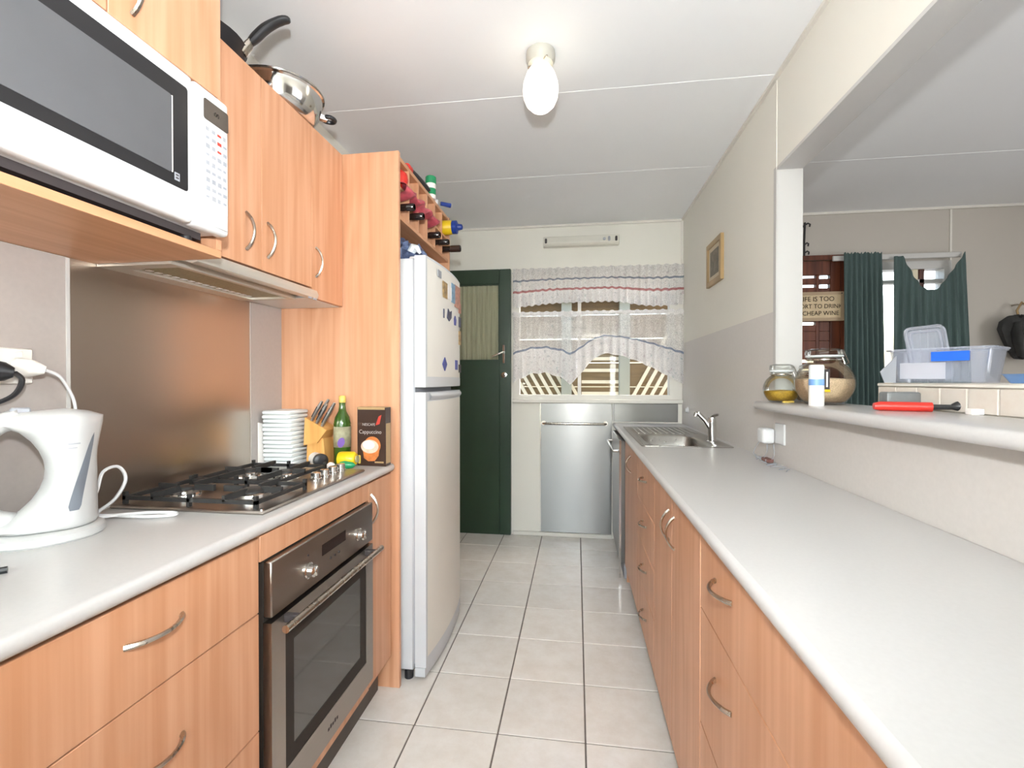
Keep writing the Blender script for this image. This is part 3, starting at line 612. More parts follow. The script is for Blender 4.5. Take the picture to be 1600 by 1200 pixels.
hd2 = Vector((.62,.78,0)).normalized(); q = Vector((PC[0],PC[1],ZU+.078))+hd2*.140; sd = Vector((-hd2.y,hd2.x,0))
hm = part('handle_mount', G().tube([q-hd2*.005, q+hd2*.024], [.018,.014], 8), 'chrome', pt)
part('loop_handle', G().tube(smooth_path([q+hd2*.020+sd*.017, q+hd2*.035+sd*.020, q+hd2*.053+sd*.010, q+hd2*.053-sd*.010, q+hd2*.035-sd*.020, q+hd2*.020-sd*.017],3), .0078, 8, closed=True), 'black_plastic', pt)
tl = thing('baking_tray', (-1.02,1.68,ZU), 'flat grey baking dish behind the steel pan', 'tray')
part('dish', G().lathe([(0,0),(.07,0),(.088,.022),(.094,.024),(.085,.020),(.066,.005),(0,.004)], (-1.00,1.69,ZU), 28, sx=.9*.5, sy=.5), 'brushed_steel', tl)
part('rim', G().tube([(-1.00+.0415*math.cos(t),1.69+.0465*math.sin(t),ZU+.024) for t in [2*PI*i/30 for i in range(30)]], .004, 6, closed=True), 'brushed_steel', tl)

# ------------------------------------------------------------------ tall panel, refrigerator housing, wine rack
PF = -.694
solo('tall_panel', G().box(XL+.002,1.750,0,PF,1.768,2.123,.001), 'beech', 'tall beech end panel beside the refrigerator', 'panel')
wk = thing('wine_rack', (-.95,2.15,1.87), 'beech wine rack of square pigeonholes above the refrigerator', 'wine rack')
RF = -.706
part('top_board', G().box(XL+.002,1.769,2.105,RF,2.505,2.122,.001), 'beech_y', wk); part('bottom_board', G().box(XL+.002,1.769,1.872,RF,2.505,1.888,.001), 'beech_y', wk)
part('middle_board', G().box(XL+.22,1.769,1.993,RF,2.505,2.003), 'beech_y', wk, smooth=False)
part('back_board', G().box(XL+.20,1.769,1.888,XL+.22,2.505,2.105), 'beech', wk, smooth=False)
for y in (1.895,2.015,2.137,2.259,2.381): part('divider', G().box(XL+.22,y-.005,1.888,RF+.001,y+.005,2.105), 'beech', wk, smooth=False)
solo('tall_panel', G().box(XL+.002,2.506,0,RF+.004,2.524,2.123,.001), 'beech', 'beech end panel on the door side of the refrigerator', 'panel')
def bottle(y, z, neck, label, mats=('wine_glass','wine_glass'), r=.037, nr=.0135):
    t = thing('wine_bottle', (-.85,y,z-r), label, 'bottle', 'bottles lying in the wine rack')
    part('glass', G().lathe([(0,0),(r,0),(r,.19),(nr*1.3,.245),(nr,.26),(nr,neck)], (-.985,y,z), 18, (1,0,0)), mats[0], t)
    part('capsule', G().lathe([(nr*1.12,neck-.055),(nr*1.15,neck-.004),(nr*.9,neck),(0,neck)], (-.985,y,z), 14, (1,0,0)), mats[1], t); return t
bottle(1.955, 1.935, .325, 'dark bottle in the lower row of the wine rack, second pigeonhole')
bottle(2.20, 1.930, .325, 'dark wine bottle in the lower row, fourth pigeonhole')
bottle(2.318, 1.930, .335, 'dark wine bottle in the lower row, fifth pigeonhole')
bottle(2.442, 1.930, .365, 'dark wine bottle sticking out furthest, at the door end of the lower row', ('wine_glass','carton'), nr=.016)
bottle(1.838, 1.932, .325, 'black bottle in the lower row nearest the tall panel')
yb = thing('squeeze_bottle', (-.75,2.442,2.01), 'yellow bottle with a navy cap in the upper pigeonhole', 'bottle')
part('bottle_body', G().lathe([(0,0),(.036,0),(.038,.01),(.038,.215),(.034,.225),(0,.226)], (-.89,2.442,2.045), 18, (1,0,0)), 'yellow_plastic', yb)
part('cap', G().lathe([(.035,0),(.035,.024),(.018,.03),(.014,.052),(.006,.056),(0,.056)], (-.664,2.442,2.045), 16, (1,0,0)), 'navy_plastic', yb)
rb = thing('red_ball', (-.74,1.832,2.04), 'red ball-shaped item on a black bottle in the first pigeonhole', 'toy')
part('ball', G().lathe([(.012,-.040),(.030,-.028),(.038,0),(.034,.022),(.018,.036),(0,.040)], (-.735,1.86,2.058), 18), 'red_plastic', rb); part('stem', G().cyl((-.735,1.86,2.018),(-.735,1.86,2.004),.012,n=10), 'black_plastic', rb)
pf = thing('plastic_bag', (-.70,2.0,1.99), 'crumpled pink plastic bag draped over the middle rack board', 'bag')
part('film', G().grid(lambda u,v: (-.735+.062*math.sin(v*PI)+.008*math.sin(u*23+v*9), 1.80+.42*u, 2.000+.030*math.cos(v*PI)*(.7+.3*math.sin(u*15))+.006*math.sin(u*31)), 40, 10), 'pink_film', pf, ang=180)
# on top of the rack
gs = thing('shaker_bottle', (-.74,2.245,2.123), 'clear patterned shaker with a green cap on top of the wine rack', 'bottle')
part('tube', G().lathe([(0,0),(.024,0),(.025,.003),(.025,.075),(0,.075)], (-.722,2.245,2.123), 18), 'print_white', gs); part('band', G().lathe([(.0254,.02),(.0254,.05)], (-.722,2.245,2.123), 18), 'green_plastic', gs); part('cap', G().lathe([(.026,.075),(.027,.078),(.027,.108),(.023,.112),(0,.112)], (-.722,2.245,2.123), 18), 'green_plastic', gs)
hk = thing('hand_blender', (-.74,2.05,2.123), 'black and red handled gadget lying on the wine rack', 'gadget')
part('grip', G().tube([(-.74,1.97,2.150),(-.735,2.05,2.150),(-.715,2.12,2.138),(-.705,2.16,2.134)], [.017,.020,.016,.010], 10), 'black_plastic', hk); part('collar', G().tube([(-.741,1.955,2.150),(-.740,1.985,2.150)], .022, 12), 'red_plastic', hk); part('nozzle', G().tube([(-.741,1.955,2.15),(-.76,1.90,2.143)], [.016,.012], 10), 'pink_film', hk)
bc = thing('bottle_cap_pot', (-.70,2.32,2.123), 'small white pot with a blue lid at the rack edge', 'pot')
part('pot', G().lathe([(0,0),(.017,0),(.018,.022),(0,.022)], (-.722,2.315,2.123), 14), 'white_plastic', bc); part('lid', G().tube([(-.70,2.34,2.137),(-.655,2.37,2.135)], [.010,.012], 10), 'navy_plastic', bc)

# ------------------------------------------------------------------ refrigerator
fr = thing('refrigerator', (-.86,2.05,0), 'white two-door refrigerator with magnets on its upper door', 'refrigerator')
fy0, fy1, FB, FF = 1.795, 2.345, -.652, -.600
part('cabinet', G().box(-1.19,fy0,.045,FB,fy1,1.712,.006), 'white_enamel', fr)
def bulge(y): t = (y-fy0)/(fy1-fy0); return FF+.020*(1-(2*t-1)**2)
def fdoor(name, z0, z1):
    poly = [(FB+.006,fy0+.0),(FB+.006,fy1)]+[(bulge(fy1-(fy1-fy0)*i/16), fy1-(fy1-fy0)*i/16) for i in range(17)]
    g = G().prism(poly, z0, z1, 'xy')
    return part(name, g, 'white_enamel', fr, smooth=True, ang=25)
d1 = fdoor('freezer_door', 1.192, 1.722); d2 = fdoor('fridge_door', .060, 1.172)
def skin(z0, z1, y0, y1):
    return G().grid(lambda u,v: (bulge(y0+(y1-y0)*u)+.0012, y0+(y1-y0)*u, z0+(z1-z0)*v), 16, 1)
part('door_skin', skin(1.235,1.712,fy0+.012,fy1-.012), 'fridge_face', d1, 'greyer textured face', ang=180); part('door_skin', skin(.10,1.135,fy0+.012,fy1-.012), 'fridge_face', d2, 'greyer textured face', ang=180)
part('grip_rail', skin(1.196,1.232,fy0+.002,fy1-.002), 'white_enamel', d1, ang=180); part('grip_rail', G().grid(lambda u,v: (bulge(fy0+.03+(fy1-fy0-.06)*u)+.012*math.sin(PI*v), fy0+.03+(fy1-fy0-.06)*u, 1.138+.034*v), 16, 6), 'white_enamel', d2, ang=180)
part('door_seal', G().box(FB-.002,fy0+.006,.07,FB+.006,fy1-.006,1.705), 'print_grey', fr, smooth=False)
part('plinth', G().prism([(FB+.006,fy0),(FB+.006,fy1)]+[(bulge(fy1-(fy1-fy0)*i/8)-.004, fy1-(fy1-fy0)*i/8) for i in range(9)], .022, .058, 'xy'), 'white_enamel', fr, ang=25)
for y in (fy0+.03,fy1-.03): part('foot', G().cyl((FB-.03,y,0),(FB-.03,y,.048),.018,n=12), 'black_plastic', fr)
part('hinge_cap', G().box(FB-.02,fy0+.01,1.712,FB+.045,fy0+.05,1.722,.004), 'white_plastic', fr)
def magnet(name, y0, y1, z0, z1, mat, label, cat='magnet', poly=None):
    g = G(); n = 3
    if poly: 
        yc = (y0+y1)/2; g.prism([(yc+(y1-y0)/2*a, (z0+z1)/2+(z1-z0)/2*b) for a,b in poly], bulge(yc)+.0015, bulge(yc)+.005)
    else:
        xm = max(bulge(y0),bulge(y1),bulge((y0+y1)/2)); g.box(xm+.001,y0,z0,xm+.004,y1,z1)
    return solo(name, g, mat, label, cat, 'magnets and photos on the freezer door', smooth=False)
dia = [(0,-1),(1,0),(0,1),(-1,0)]
magnet('photo_magnet', 1.965,2.035,1.585,1.655, 'photo_a', 'small orange framed photo on the freezer door')
magnet('photo_magnet', 2.04,2.10,1.590,1.650, 'print_white', 'white card magnet between the photo and the postcards')
magnet('photo_magnet', 2.105,2.165,1.585,1.675, 'photo_b', 'blue postcard magnet near the freezer door top')
magnet('photo_magnet', 2.170,2.270,1.575,1.680, 'photo_c', 'reddish photo beside the blue postcard')
magnet('fridge_magnet', 1.90,1.95,1.66,1.69, 'print_grey', 'pale grey sticker at the top left of the freezer door')
magnet('fridge_magnet', 2.025,2.10,1.490,1.545, 'magnet_dark', 'largest dark magnet below the photos', poly=[(-.9,-.6),(0,-1),(.9,-.3),(1,.9),(.2,.5),(-.5,1)])
magnet('fridge_magnet', 1.978,1.990,1.495,1.535, 'magnet_dark', 'thin upright dark magnet left of the largest one')
magnet('fridge_magnet', 2.155,2.195,1.485,1.530, 'magnet_blue', 'small blue magnet right of the largest one', poly=[(-.7,-1),(.7,-1),(1,.2),(0,1),(-1,.2)])
magnet('fridge_magnet', 1.962,2.028,1.262,1.322, 'magnet_blue', 'blue diamond magnet low on the freezer door', poly=dia)
magnet('fridge_magnet', 2.185,2.225,1.272,1.318, 'magnet_blue', 'dark blue square magnet low on the freezer door')
for k, (z0, z1, mt, lb) in enumerate(((1.56,1.61,'photo_c','red slip at the far edge of the freezer door'),(1.49,1.54,'magnet_dark','dark slip at the far edge below the red one'),(1.40,1.47,'photo_a','yellow slip at the far edge of the freezer door'),(1.26,1.30,'print_dark','black slip lowest at the far edge'))):
    magnet('fridge_magnet', 2.285,2.325,z0,z1, mt, lb)
bg = thing('blue_bag', (-.75,1.93,1.722), 'crumpled blue plastic bag on top of the refrigerator', 'bag')
rr = random.Random(5)
g = G(); NU, NV = 20, 8
amp = [[rr.uniform(.75,1.25) for _ in range(NU)] for _ in range(NV+1)]
g.loft([[Vector((-.735+.085*math.sin(PI*(.12+.86*j/NV)*.5+.1)*0+.085*math.cos(PI/2*j/NV)*amp[j][i]*math.cos(2*PI*i/NU), 1.94+.13*math.cos(PI/2*j/NV)*amp[j][i]*math.sin(2*PI*i/NU), 1.7245+.085*math.sin(PI/2*j/NV)*amp[j][i])) for i in range(NU)] for j in range(NV+1)])
part('bag_body', g, 'blue_film', bg, ang=25); part('knot', G().tube([(-.70,1.86,1.735),(-.665,1.85,1.77),(-.655,1.845,1.765),(-.64,1.85,1.745)], [.012,.02,.014,.006], 8), 'stack_white', bg)

# ------------------------------------------------------------------ things on the left worktop
# kettle, in its own frame: +x spout, -x handle
kt = thing('kettle', (-1.076,.838,ZW), 'white plastic jug kettle with grey water gauge on the left worktop', 'kettle', rot=math.radians(56))
kr = lambda z: .066-.010*((z-.03)/.235)**1.2
part('base', G().lathe([(0,0),(.084,0),(.087,.004),(.086,.016),(.078,.022),(0,.022)], (-.024,0,0), n=32, sx=1.08), 'kettle_white', kt, local=True)
prof = [(0,.024),(.066,.024),(.070,.030)]+[(kr(z)+.003, z) for z in (.045,.06,.08,.10,.12,.14,.16,.18,.20,.22,.235)]+[(kr(.25)+.001,.250),(kr(.25)-.012,.260),(0,.266)]
def kx(t, r, z):
    c = math.cos(t)
    if c >= 0:
        k = c**6*max(0,(z-.17)/.09)*.016 if z < .258 else 0
        return c*(r*.80+k)+.006*(z/.26)
    e = max(0, math.sin(PI*(z-.040)/.195)) if .040 < z < .235 else 0
    return c*r*(1.55-1.15*e**.55)
def krings():
    return [[Vector((kx(2*PI*i/40, r, z), math.sin(2*PI*i/40)*r, z)) for i in range(40)] for r, z in prof]
part('body', G().loft(krings()), 'kettle_white', kt, local=True, ang=60)
hpts = [(-.060,0,.248),(-.088,0,.238),(-.110,0,.212),(-.122,0,.175),(-.125,0,.135),(-.120,0,.092),(-.104,0,.058),(-.075,0,.040)]
part('handle', G().tube(smooth_path(hpts,3), [.022-.0085*math.sin(PI*i/21) for i in range(22)], 12, flat=1.25, up=(0,1,0)), 'kettle_white', kt, local=True, ang=180)
part('lid_button', G().box(-.075,-.012,.258,-.045,.012,.270,.003), 'print_grey', kt, local=True)
def ksurf(t, z, o=.0012):
    r = kr(z)+.003+o; return (kx(t, r, z), math.sin(t)*r, z)
def gauge(u, v):
    z = .060+.155*v; tc = math.radians(-78+42*v**1.3); wd_ = math.radians(11)*(1-v)**.35*(.55+.45*min(1,(1-v)*6))*(.7 if v < .02 else 1)
    return ksurf(tc+(u-.5)*2*wd_, z)
part('water_gauge', G().grid(gauge, 6, 18), 'gauge', kt, 'grey water level window', local=True, ang=180)
part('print', G().grid(lambda u,v: ksurf(math.radians(-90+22*u), .194+.003*v), 6, 1).grid(lambda u,v: ksurf(math.radians(-90+16*u), .186+.002*v), 6, 1), 'print_grey', kt, local=True, ang=180)
# power point and plugs on the left wall
po = thing('power_point', (XL+.008,.81,1.25), 'double power point on the wall above the kettle', 'power point')
part('plate', G().box(XL+.006,.735,1.212,XL+.014,.868,1.290,.003), 'outlet_white', po)
for y in (.765,.83): part('rocker', G().box(XL+.014,y,1.268,XL+.018,y+.016,1.282,.001), 'outlet_white', po)
pl = thing('plug', (XL+.03,.845,1.245), 'white plug and cord of the kettle in the power point', 'plug')
part('plug_body', G().tube([(XL+.016,.842,1.246),(XL+.045,.846,1.246),(XL+.055,.860,1.242)], [.022,.018,.009], 10), 'outlet_white', pl)
part('cord', G().tube(smooth_path([(XL+.055,.86,1.242),(XL+.057,.885,1.230),(XL+.05,.91,1.20),(XL+.045,.928,1.16),(XL+.03,.94,1.08),(XL+.03,.95,1.0),(XL+.045,.962,.93),(XL+.06,.97,ZW+.004)]), .0033, 6), 'white_plastic', pl)
pb = thing('plug', (XL+.03,.775,1.24), 'black plug with black cord in the power point at the frame edge', 'plug')
part('plug_body', G().tube([(XL+.016,.785,1.240),(XL+.05,.787,1.238),(XL+.06,.800,1.236)], [.024,.020,.010], 10), 'black_plastic', pb)
part('cord', G().tube(smooth_path([(XL+.06,.80,1.236),(XL+.062,.812,1.22),(XL+.045,.81,1.19),(XL+.02,.79,1.17),(XL+.015,.74,1.15),(XL+.015,.64,1.08),(XL+.02,.54,.97),(XL+.05,.46,ZW+.022),(XL+.12,.40,ZW+.012)]), .005, 6), 'black_plastic', pb)
part('cord', G().tube(smooth_path([(-1.108,.905,ZW+.012),(-1.12,.945,ZW+.06),(-1.125,.965,ZW+.105),(-1.105,.985,ZW+.115),(-1.085,.985,ZW+.085),(-1.10,.972,ZW+.04),(-1.13,.955,ZW+.008),(-1.09,.955,ZW+.005),(-1.03,.955,ZW+.005),(-.975,.965,ZW+.005),(-.948,.982,ZW+.005),(-.965,.997,ZW+.005),(-1.02,.985,ZW+.006),(-1.07,.955,ZW+.007),(-1.10,.915,ZW+.009)]), .0038, 6), 'white_plastic', kt)
bk = solo('pen', G().tube([(-.95,.655,ZW+.006),(-.985,.615,ZW+.006)], [.006,.005], 8), 'black_plastic', 'small black pen end at the left edge of the worktop', 'pen')

# stack by the wall, knife block, oil bottle, jars, coffee box
for k in range(13):
    z = ZW+.0005+k*.0162; e = .003*math.sin(k*2.1)-k*.0006
    solo('dish', G().box(-1.184,1.618+e,z,-1.062+e*.5-k*.0003,1.735,z+.0152,.004), 'stack_white', ('lowest' if k == 0 else 'topmost' if k == 12 else ('second','third','fourth','fifth','sixth','seventh','eighth','ninth','tenth','eleventh','twelfth')[11-k]+' from the top')+' of the pale square dishes stacked beside the knife block', 'dish', 'pale square dishes stacked by the knife block')
solo('paper_bag', G().prism([(1.60,ZW),(1.63,ZW),(1.62,ZW+.16),(1.60,ZW+.165)], -1.192, -1.186), 'print_white', 'white card standing behind the stack of dishes', 'card', smooth=False)
kb = thing('knife_block', (-1.0,1.69,ZW), 'slanted pine knife block behind the hob', 'knife block')
# block: slanted body leaning towards the camera's left, on a foot
part('foot', G().prism([(-1.035,ZW),(-.955,ZW),(-.965,ZW+.10),(-1.03,ZW+.12)], 1.665, 1.735, 'xz'), 'pine', kb, smooth=False)
part('block', G().prism([(-1.040,ZW+.075),(-.985,ZW+.085),(-.945,ZW+.135),(-1.035,ZW+.182)], 1.655, 1.74, 'xz'), 'pine', kb, smooth=False)
for k, (ax, ay) in enumerate(((-1.020,1.667),(-1.000,1.667),(-.980,1.670),(-1.012,1.700),(-.988,1.702))):
    t = thing('kitchen_knife', (ax,ay,ZW+.16), ('steel-handled knife at the left front of the knife block','steel-handled knife at the middle front of the knife block','steel-handled knife at the right front of the knife block','steel-handled knife at the left rear of the knife block','steel-handled knife at the right rear of the knife block')[k], 'knife', 'knives in the knife block')
    bz = ZW+.165-.55*(ax+1.02)+(.010 if k > 2 else 0); L = .085
    part('handle', G().tube([(ax,ay,bz-.01),(ax+.018,ay-.002,bz+.025),(ax+.040,ay-.004,bz+.06),(ax+.052,ay-.004,bz+L-.005)], [.006,.0085,.009,.006], 8, flat=.7), 'knife_steel', t)
    part('handle_inlay', G().tube([(ax+.012,ay-.007,bz+.02),(ax+.036,ay-.010,bz+.058)], .0035, 6), 'black_plastic', t)
ob = thing('oil_bottle', (-.955,1.705,ZW), 'green glass olive oil bottle with a label beside the knife block', 'bottle')
part('glass', G().lathe([(0,0),(.031,0),(.033,.004),(.033,.155),(.028,.180),(.015,.205),(.012,.225),(.012,.240),(0,.240)], (-.912,1.713,ZW), 20), 'olive_glass', ob)
part('label', G().lathe([(.0336,.065),(.0336,.145)], (-.912,1.713,ZW), 20), 'olive_label', ob, ang=180); part('cap', G().lathe([(.013,.238),(.0135,.240),(.0135,.262),(.011,.265),(0,.265)], (-.912,1.713,ZW), 14), 'gold_foil', ob)
part('seal', G().lathe([(.0,0),(.013,0),(.013,.002),(0,.002)], (-.900,1.681,ZW+.085), 14, (.3,-1,0), sy=1.5), 'purple', ob)
pj = thing('pepper_jar', (-.94,1.64,ZW), 'white jar with black lid lying on its side by the hob knobs', 'jar')
part('jar_body', G().lathe([(0,0),(.024,0),(.024,.06),(0,.06)], (-.992,1.652,ZW+.0265), 18, (.75,-.65,0)), 'print_white', pj); part('lid', G().lathe([(.026,.055),(.026,.072),(.022,.075),(0,.075)], (-.992,1.652,ZW+.0265), 18, (.75,-.65,0)), 'black_plastic', pj)
yc_ = thing('yellow_tube', (-.87,1.70,ZW), 'yellow packet lying behind the black-lidded jar', 'packet')
part('roll', G().lathe([(0,0),(.026,0),(.028,.01),(.028,.055),(.020,.065),(0,.066)], (-.890,1.650,ZW+.028), 16, (1,.05,.0)), 'yellow_plastic', yc_); part('end_cap', G().lathe([(.012,.06),(.014,.072),(0,.072)], (-.890,1.650,ZW+.028), 12, (1,.05,.0)), 'olive_label', yc_)
gp = solo('green_packet', G().lathe([(0,0),(.012,.002),(.016,.02),(.010,.05),(0,.06)], (-.866,1.602,ZW+.0125), 10, (.95,.2,.0), sy=.75), 'green_plastic', 'small green packet between the hob and the coffee box', 'packet')
we = solo('salt_pot', G().lathe([(0,0),(.013,0),(.015,.006),(.014,.018),(.006,.024),(0,.025)], (-.893,1.592,ZW), 14), 'print_white', 'small white pot next to the green packet', 'pot')
ro = solo('red_cap', G().lathe([(0,0),(.008,0),(.008,.007),(0,.008)], (-.868,1.578,ZW), 12), 'orange', 'tiny orange-red cap in front of the green packet', 'sweet')  # a small red cap, loose on the worktop
# coffee box
cb = thing('coffee_box', (-.770,1.69,ZW), 'dark brown cappuccino box leaning near the tall panel', 'box', rot=math.radians(-3))
bw, bh, bd = .058, .222, .045
part('carton', G().box(-bw,-bd/2,0,bw,bd/2,bh,.001), 'carton', cb, local=True)
yf = -bd/2
part('top_flap', G().box(-bw,-bd/2,bh,bw,bd/2,bh+.0012).box(-bw+.003,yf-.0006,bh-.008,bw-.003,yf,bh), 'carton_gold', cb, local=True, smooth=False)
part('side_print', G().box(bw,-bd/2+.004,.01,bw+.0006,bd/2-.004,bh-.06), 'carton_gold', cb, local=True, smooth=False)
part('cup_picture', G().lathe([(0,0),(.034,0),(.034,.0006),(0,.0006)], (.004,yf,.078), 24, (0,-1,0)), 'print_orange', cb, local=True, smooth=False)
part('cup', G().prism([(-.036,.075),(-.030,.030),(-.012,.018),(.014,.020),(.030,.040),(.034,.070)], yf-.0012, yf-.0002, 'xz'), 'print_orange', cb, local=True, smooth=False)
part('foam', G().lathe([(0,0),(.036,0),(.036,.0014),(0,.0014)], (-.006,yf,.074), 24, (0,-1,0), sy=.72), 'print_cream', cb, local=True, smooth=False)
part('foam_top', G().lathe([(0,0),(.024,0),(.024,.0018),(0,.0018)], (-.010,yf,.080), 20, (0,-1,0), sy=.7), 'print_white', cb, local=True, smooth=False)
part('lettering', text_g('Cappuccino', .021, lambda p: (-.004+p.x*.92, yf-.001, .123+p.y), .0004), 'print_white', cb, local=True, smooth=False)
part('brand_lettering', text_g('NESCAFE', .014, lambda p: (-.010+p.x*.92, yf-.001, .153+p.y), .0004), 'print_white', cb, local=True, smooth=False)
part('flame_mark', G().prism([(.018,.155),(.034,.160),(.042,.195),(.030,.188)], yf-.0008, yf-.0001, 'xz'), 'print_red', cb, local=True, smooth=False)
part('badge', G().prism(rrect(-.054,.008,-.044,.040,.003), yf-.0008, yf-.0001, 'xz'), 'gold_foil', cb, local=True, smooth=False)
part('base_text', G().box(.014,yf-.0006,.012,.05,yf-.0001,.018), 'carton_gold', cb, local=True, smooth=False)

# ------------------------------------------------------------------ RIGHT SIDE: worktop, units, dishwasher
RD = .290
sx0, sx1, sy0, sy1 = .335, .745, 2.40, 3.30       # sink cut-out
g = G(); zb, zt = ZW-.030, ZW
g.box(FR,-1.2,zb,XR,sy0+.03,zt,.0135,4); g.box(FR,sy0+.0302,zb,sx0+.03,2.80,zt,.0135,4); g.box(sx1-.03,sy0+.0302,zb,XR,2.80,zt); g.box(FR,2.8002,zb,XR,YB-.002,zt,.0135,4)
def outline(pts):
    return pts
# one continuous worktop: profile swept along y, with the bowl cut out
def wt_right():
    g = G(); r = .0145; xs = []
    prof = [(XR-.005,zb),(FR+r*.6,zb)]+[(FR+r-r*math.cos(a), (zb+zt)/2+r*math.sin(a)*1.0) for a in [math.radians(t) for t in (-80,-55,-30,0,30,55,80)]]+[(FR+r*.9,zt)]
    front = prof[1:]
    xh0, xh1, yh0, yh1 = .355, .682, 2.360, 2.852
    ys = [-1.2,yh0,yh1,YB-.002]
    base = len(g.v)
    for y in ys: g.v += [(x,y,z) for x,z in front]
    n = len(front)
    for k in range(3):
        for i in range(n-1): a = k*n+i; g.f.append((a,a+1,a+n+1,a+n))
    for z in (zt,zb):
        x0 = front[-1][0] if z == zt else front[0][0]
        for (a,b,c,d) in ((x0,ys[0],XR-.005,yh0),(x0,yh0,xh0,yh1),(xh1,yh0,XR-.005,yh1),(x0,yh1,XR-.005,ys[3])):
            m = len(g.v); g.v += [(a,b,z),(c,b,z),(c,d,z),(a,d,z)]; g.f.append((m,m+1,m+2,m+3))
    for y in (ys[0],ys[3]):
        m = len(g.v); g.v += [(x,y,z) for x,z in front]+[(XR-.005,y,zt),(XR-.005,y,zb)]; g.f.append(tuple(range(m,m+n+2)))
    return g
solo('worktop', wt_right(), 'worktop', 'long white laminate worktop with the sink at its far end', 'worktop', ang=35)
solo('kickboard', G().box(.345,-1.2,0,.360,2.860,.10), 'kick', 'kickboard under the right-hand units', 'kickboard', smooth=False)
def rbase(name, y0, y1, label):
    t = thing(name, (.54,(y0+y1)/2,.10), label, 'cabinet'); part('carcass', G().box(RD+.045,y0,.105,XR-.006,y0+.016,.862).box(RD+.045,y1-.016,.105,XR-.006,y1,.862).box(RD+.045,y0+.016,.105,XR-.006,y1-.016,.121).box(XR-.012,y0+.016,.121,XR-.006,y1-.016,.862), 'beech', t, smooth=False); return t
ZD0 = .107
c1_ = rbase('drawer_cabinet', .28, 1.143, 'beech base cabinet with wide drawers nearest the camera on the right')
for z0, z1, zh in ((.688,.858,.800),(.417,.688,.590),(ZD0,.417,.30)):
    d = door_front(c1_, .28, 1.143, z0, z1, RD, name='drawer', side=-1); part('handle', bow((RD,.918,zh),(RD,1.022,zh),(-.026,0,0)), 'nickel', d)
c0_ = rbase('base_cabinet', -1.2, .278, 'beech base cabinet at the bottom right edge')
door_front(c0_, -1.2, .278, ZD0, .858, RD, side=-1)
c2_ = rbase('base_cabinet', 1.145, 1.80, 'two-door beech base cabinet with paired bow handles on the right')
for a, b, hy in ((1.145,1.473,1.435),(1.473,1.80,1.515)):
    d = door_front(c2_, a, b, ZD0, .858, RD, side=-1); part('handle', bow((RD,hy,.812),(RD,hy,.715),(-.026,0,0)), 'nickel', d)
c3_ = rbase('drawer_cabinet', 1.802, 2.28, 'beech cabinet with four drawers in the middle of the right run')
for z0, z1, zh in ((.676,.858,.795),(.494,.676,.605),(.312,.494,.415),(ZD0,.312,.215)):
    d = door_front(c3_, 1.802, 2.28, z0, z1, RD, name='drawer', side=-1); part('handle', bow((RD,1.99,zh),(RD,2.09,zh),(-.026,0,0)), 'nickel', d)
c4_ = rbase('base_cabinet', 2.282, 2.862, 'beech base cabinet under the sink bowl next to the dishwasher')
d = door_front(c4_, 2.282, 2.862, ZD0, .858, RD, side=-1); part('handle', bow((RD,2.56,.812),(RD,2.56,.725),(-.026,0,0)), 'nickel', d)
solo('end_panel', G().box(RD+.012,2.864,0,XR-.006,2.876,.862), 'beech', 'beech end panel between sink cabinet and dishwasher', 'panel', smooth=False)
dw = thing('dishwasher', (.54,3.17,.0), 'stainless steel dishwasher at the far end of the right run', 'dishwasher')
part('body', G().box(RD+.02,2.88,.02,XR-.008,3.48,.858), 'print_grey', dw, smooth=False)
part('door', G().box(.262,2.880,.105,RD+.02,3.478,.855,.004), 'sheet_steel', dw)
part('kick_plate', G().box(.288,2.884,.012,.31,3.474,.10), 'print_grey', dw, smooth=False)
part('handle', G().tube([(.262,2.92,.785),(.225,2.92,.785),(.222,2.93,.785),(.222,3.43,.785),(.225,3.44,.785),(.262,3.44,.785)], .0085, 8), 'chrome', dw)
part('edge_strip', G().box(.256,2.874,.02,.268,2.881,.858), 'chrome', dw, smooth=False)

# sink and tap
sk = thing('sink', (.54,2.85,ZW), 'stainless steel sink with a ribbed drainer at the far end', 'sink')
px0, px1, py0, py1 = .318, .752, 2.345, 3.31
bx0, bx1, by0, by1 = .365, .668, 2.372, 2.838
t = .0035
g = G()
def ringrect(x0,y0,x1,y1,r,z): return [Vector((x,y,z)) for x,y in rrect(x0,y0,x1,y1,r,4)]
# rim plate with hole: loft between outer rounded rect and bowl edge, then bowl
n_ = len(ringrect(0,0,1,1,.1,0))
g.loft([ringrect(px0,py0,px1,py1,.02,ZW+.0005), ringrect(px0+.001,py0+.001,px1-.001,py1-.001,.02,ZW+.004), ringrect(px0+.012,py0+.012,px1-.012,py1-.012,.02,ZW+.003), ringrect(bx0,by0,bx1,by1,.05,ZW+.0025), ringrect(bx0+.006,by0+.006,bx1-.006,by1-.006,.05,ZW-.006), ringrect(bx0+.016,by0+.016,bx1-.016,by1-.016,.05,ZW-.14), ringrect(bx0+.04,by0+.04,bx1-.04,by1-.04,.04,ZW-.155)], cap=False)
m = len(g.v); g.f.append(tuple(range(m-n_, m)))
part('basin', g, 'sink_steel', sk, ang=50)
for k in range(11): part('drainer_rib', G().tube([(.375+k*.034,2.90,ZW+.0045),(.375+k*.034,3.24,ZW+.0055)], .0045, 6, flat=.6), 'sink_steel', sk)
part('waste', G().lathe([(0,0),(.04,0),(.042,.002),(.03,.003),(0,.001)], (.55,2.645,ZW-.155), 18), 'chrome', sk)
tp = thing('tap', (.70,2.52,ZW), 'chrome mixer tap beside the sink bowl', 'tap')
part('body', G().lathe([(0,0),(.028,0),(.028,.006),(.021,.010),(.020,.10),(.021,.104),(.018,.130),(0,.133)], (.705,2.56,ZW), 18), 'chrome', tp)
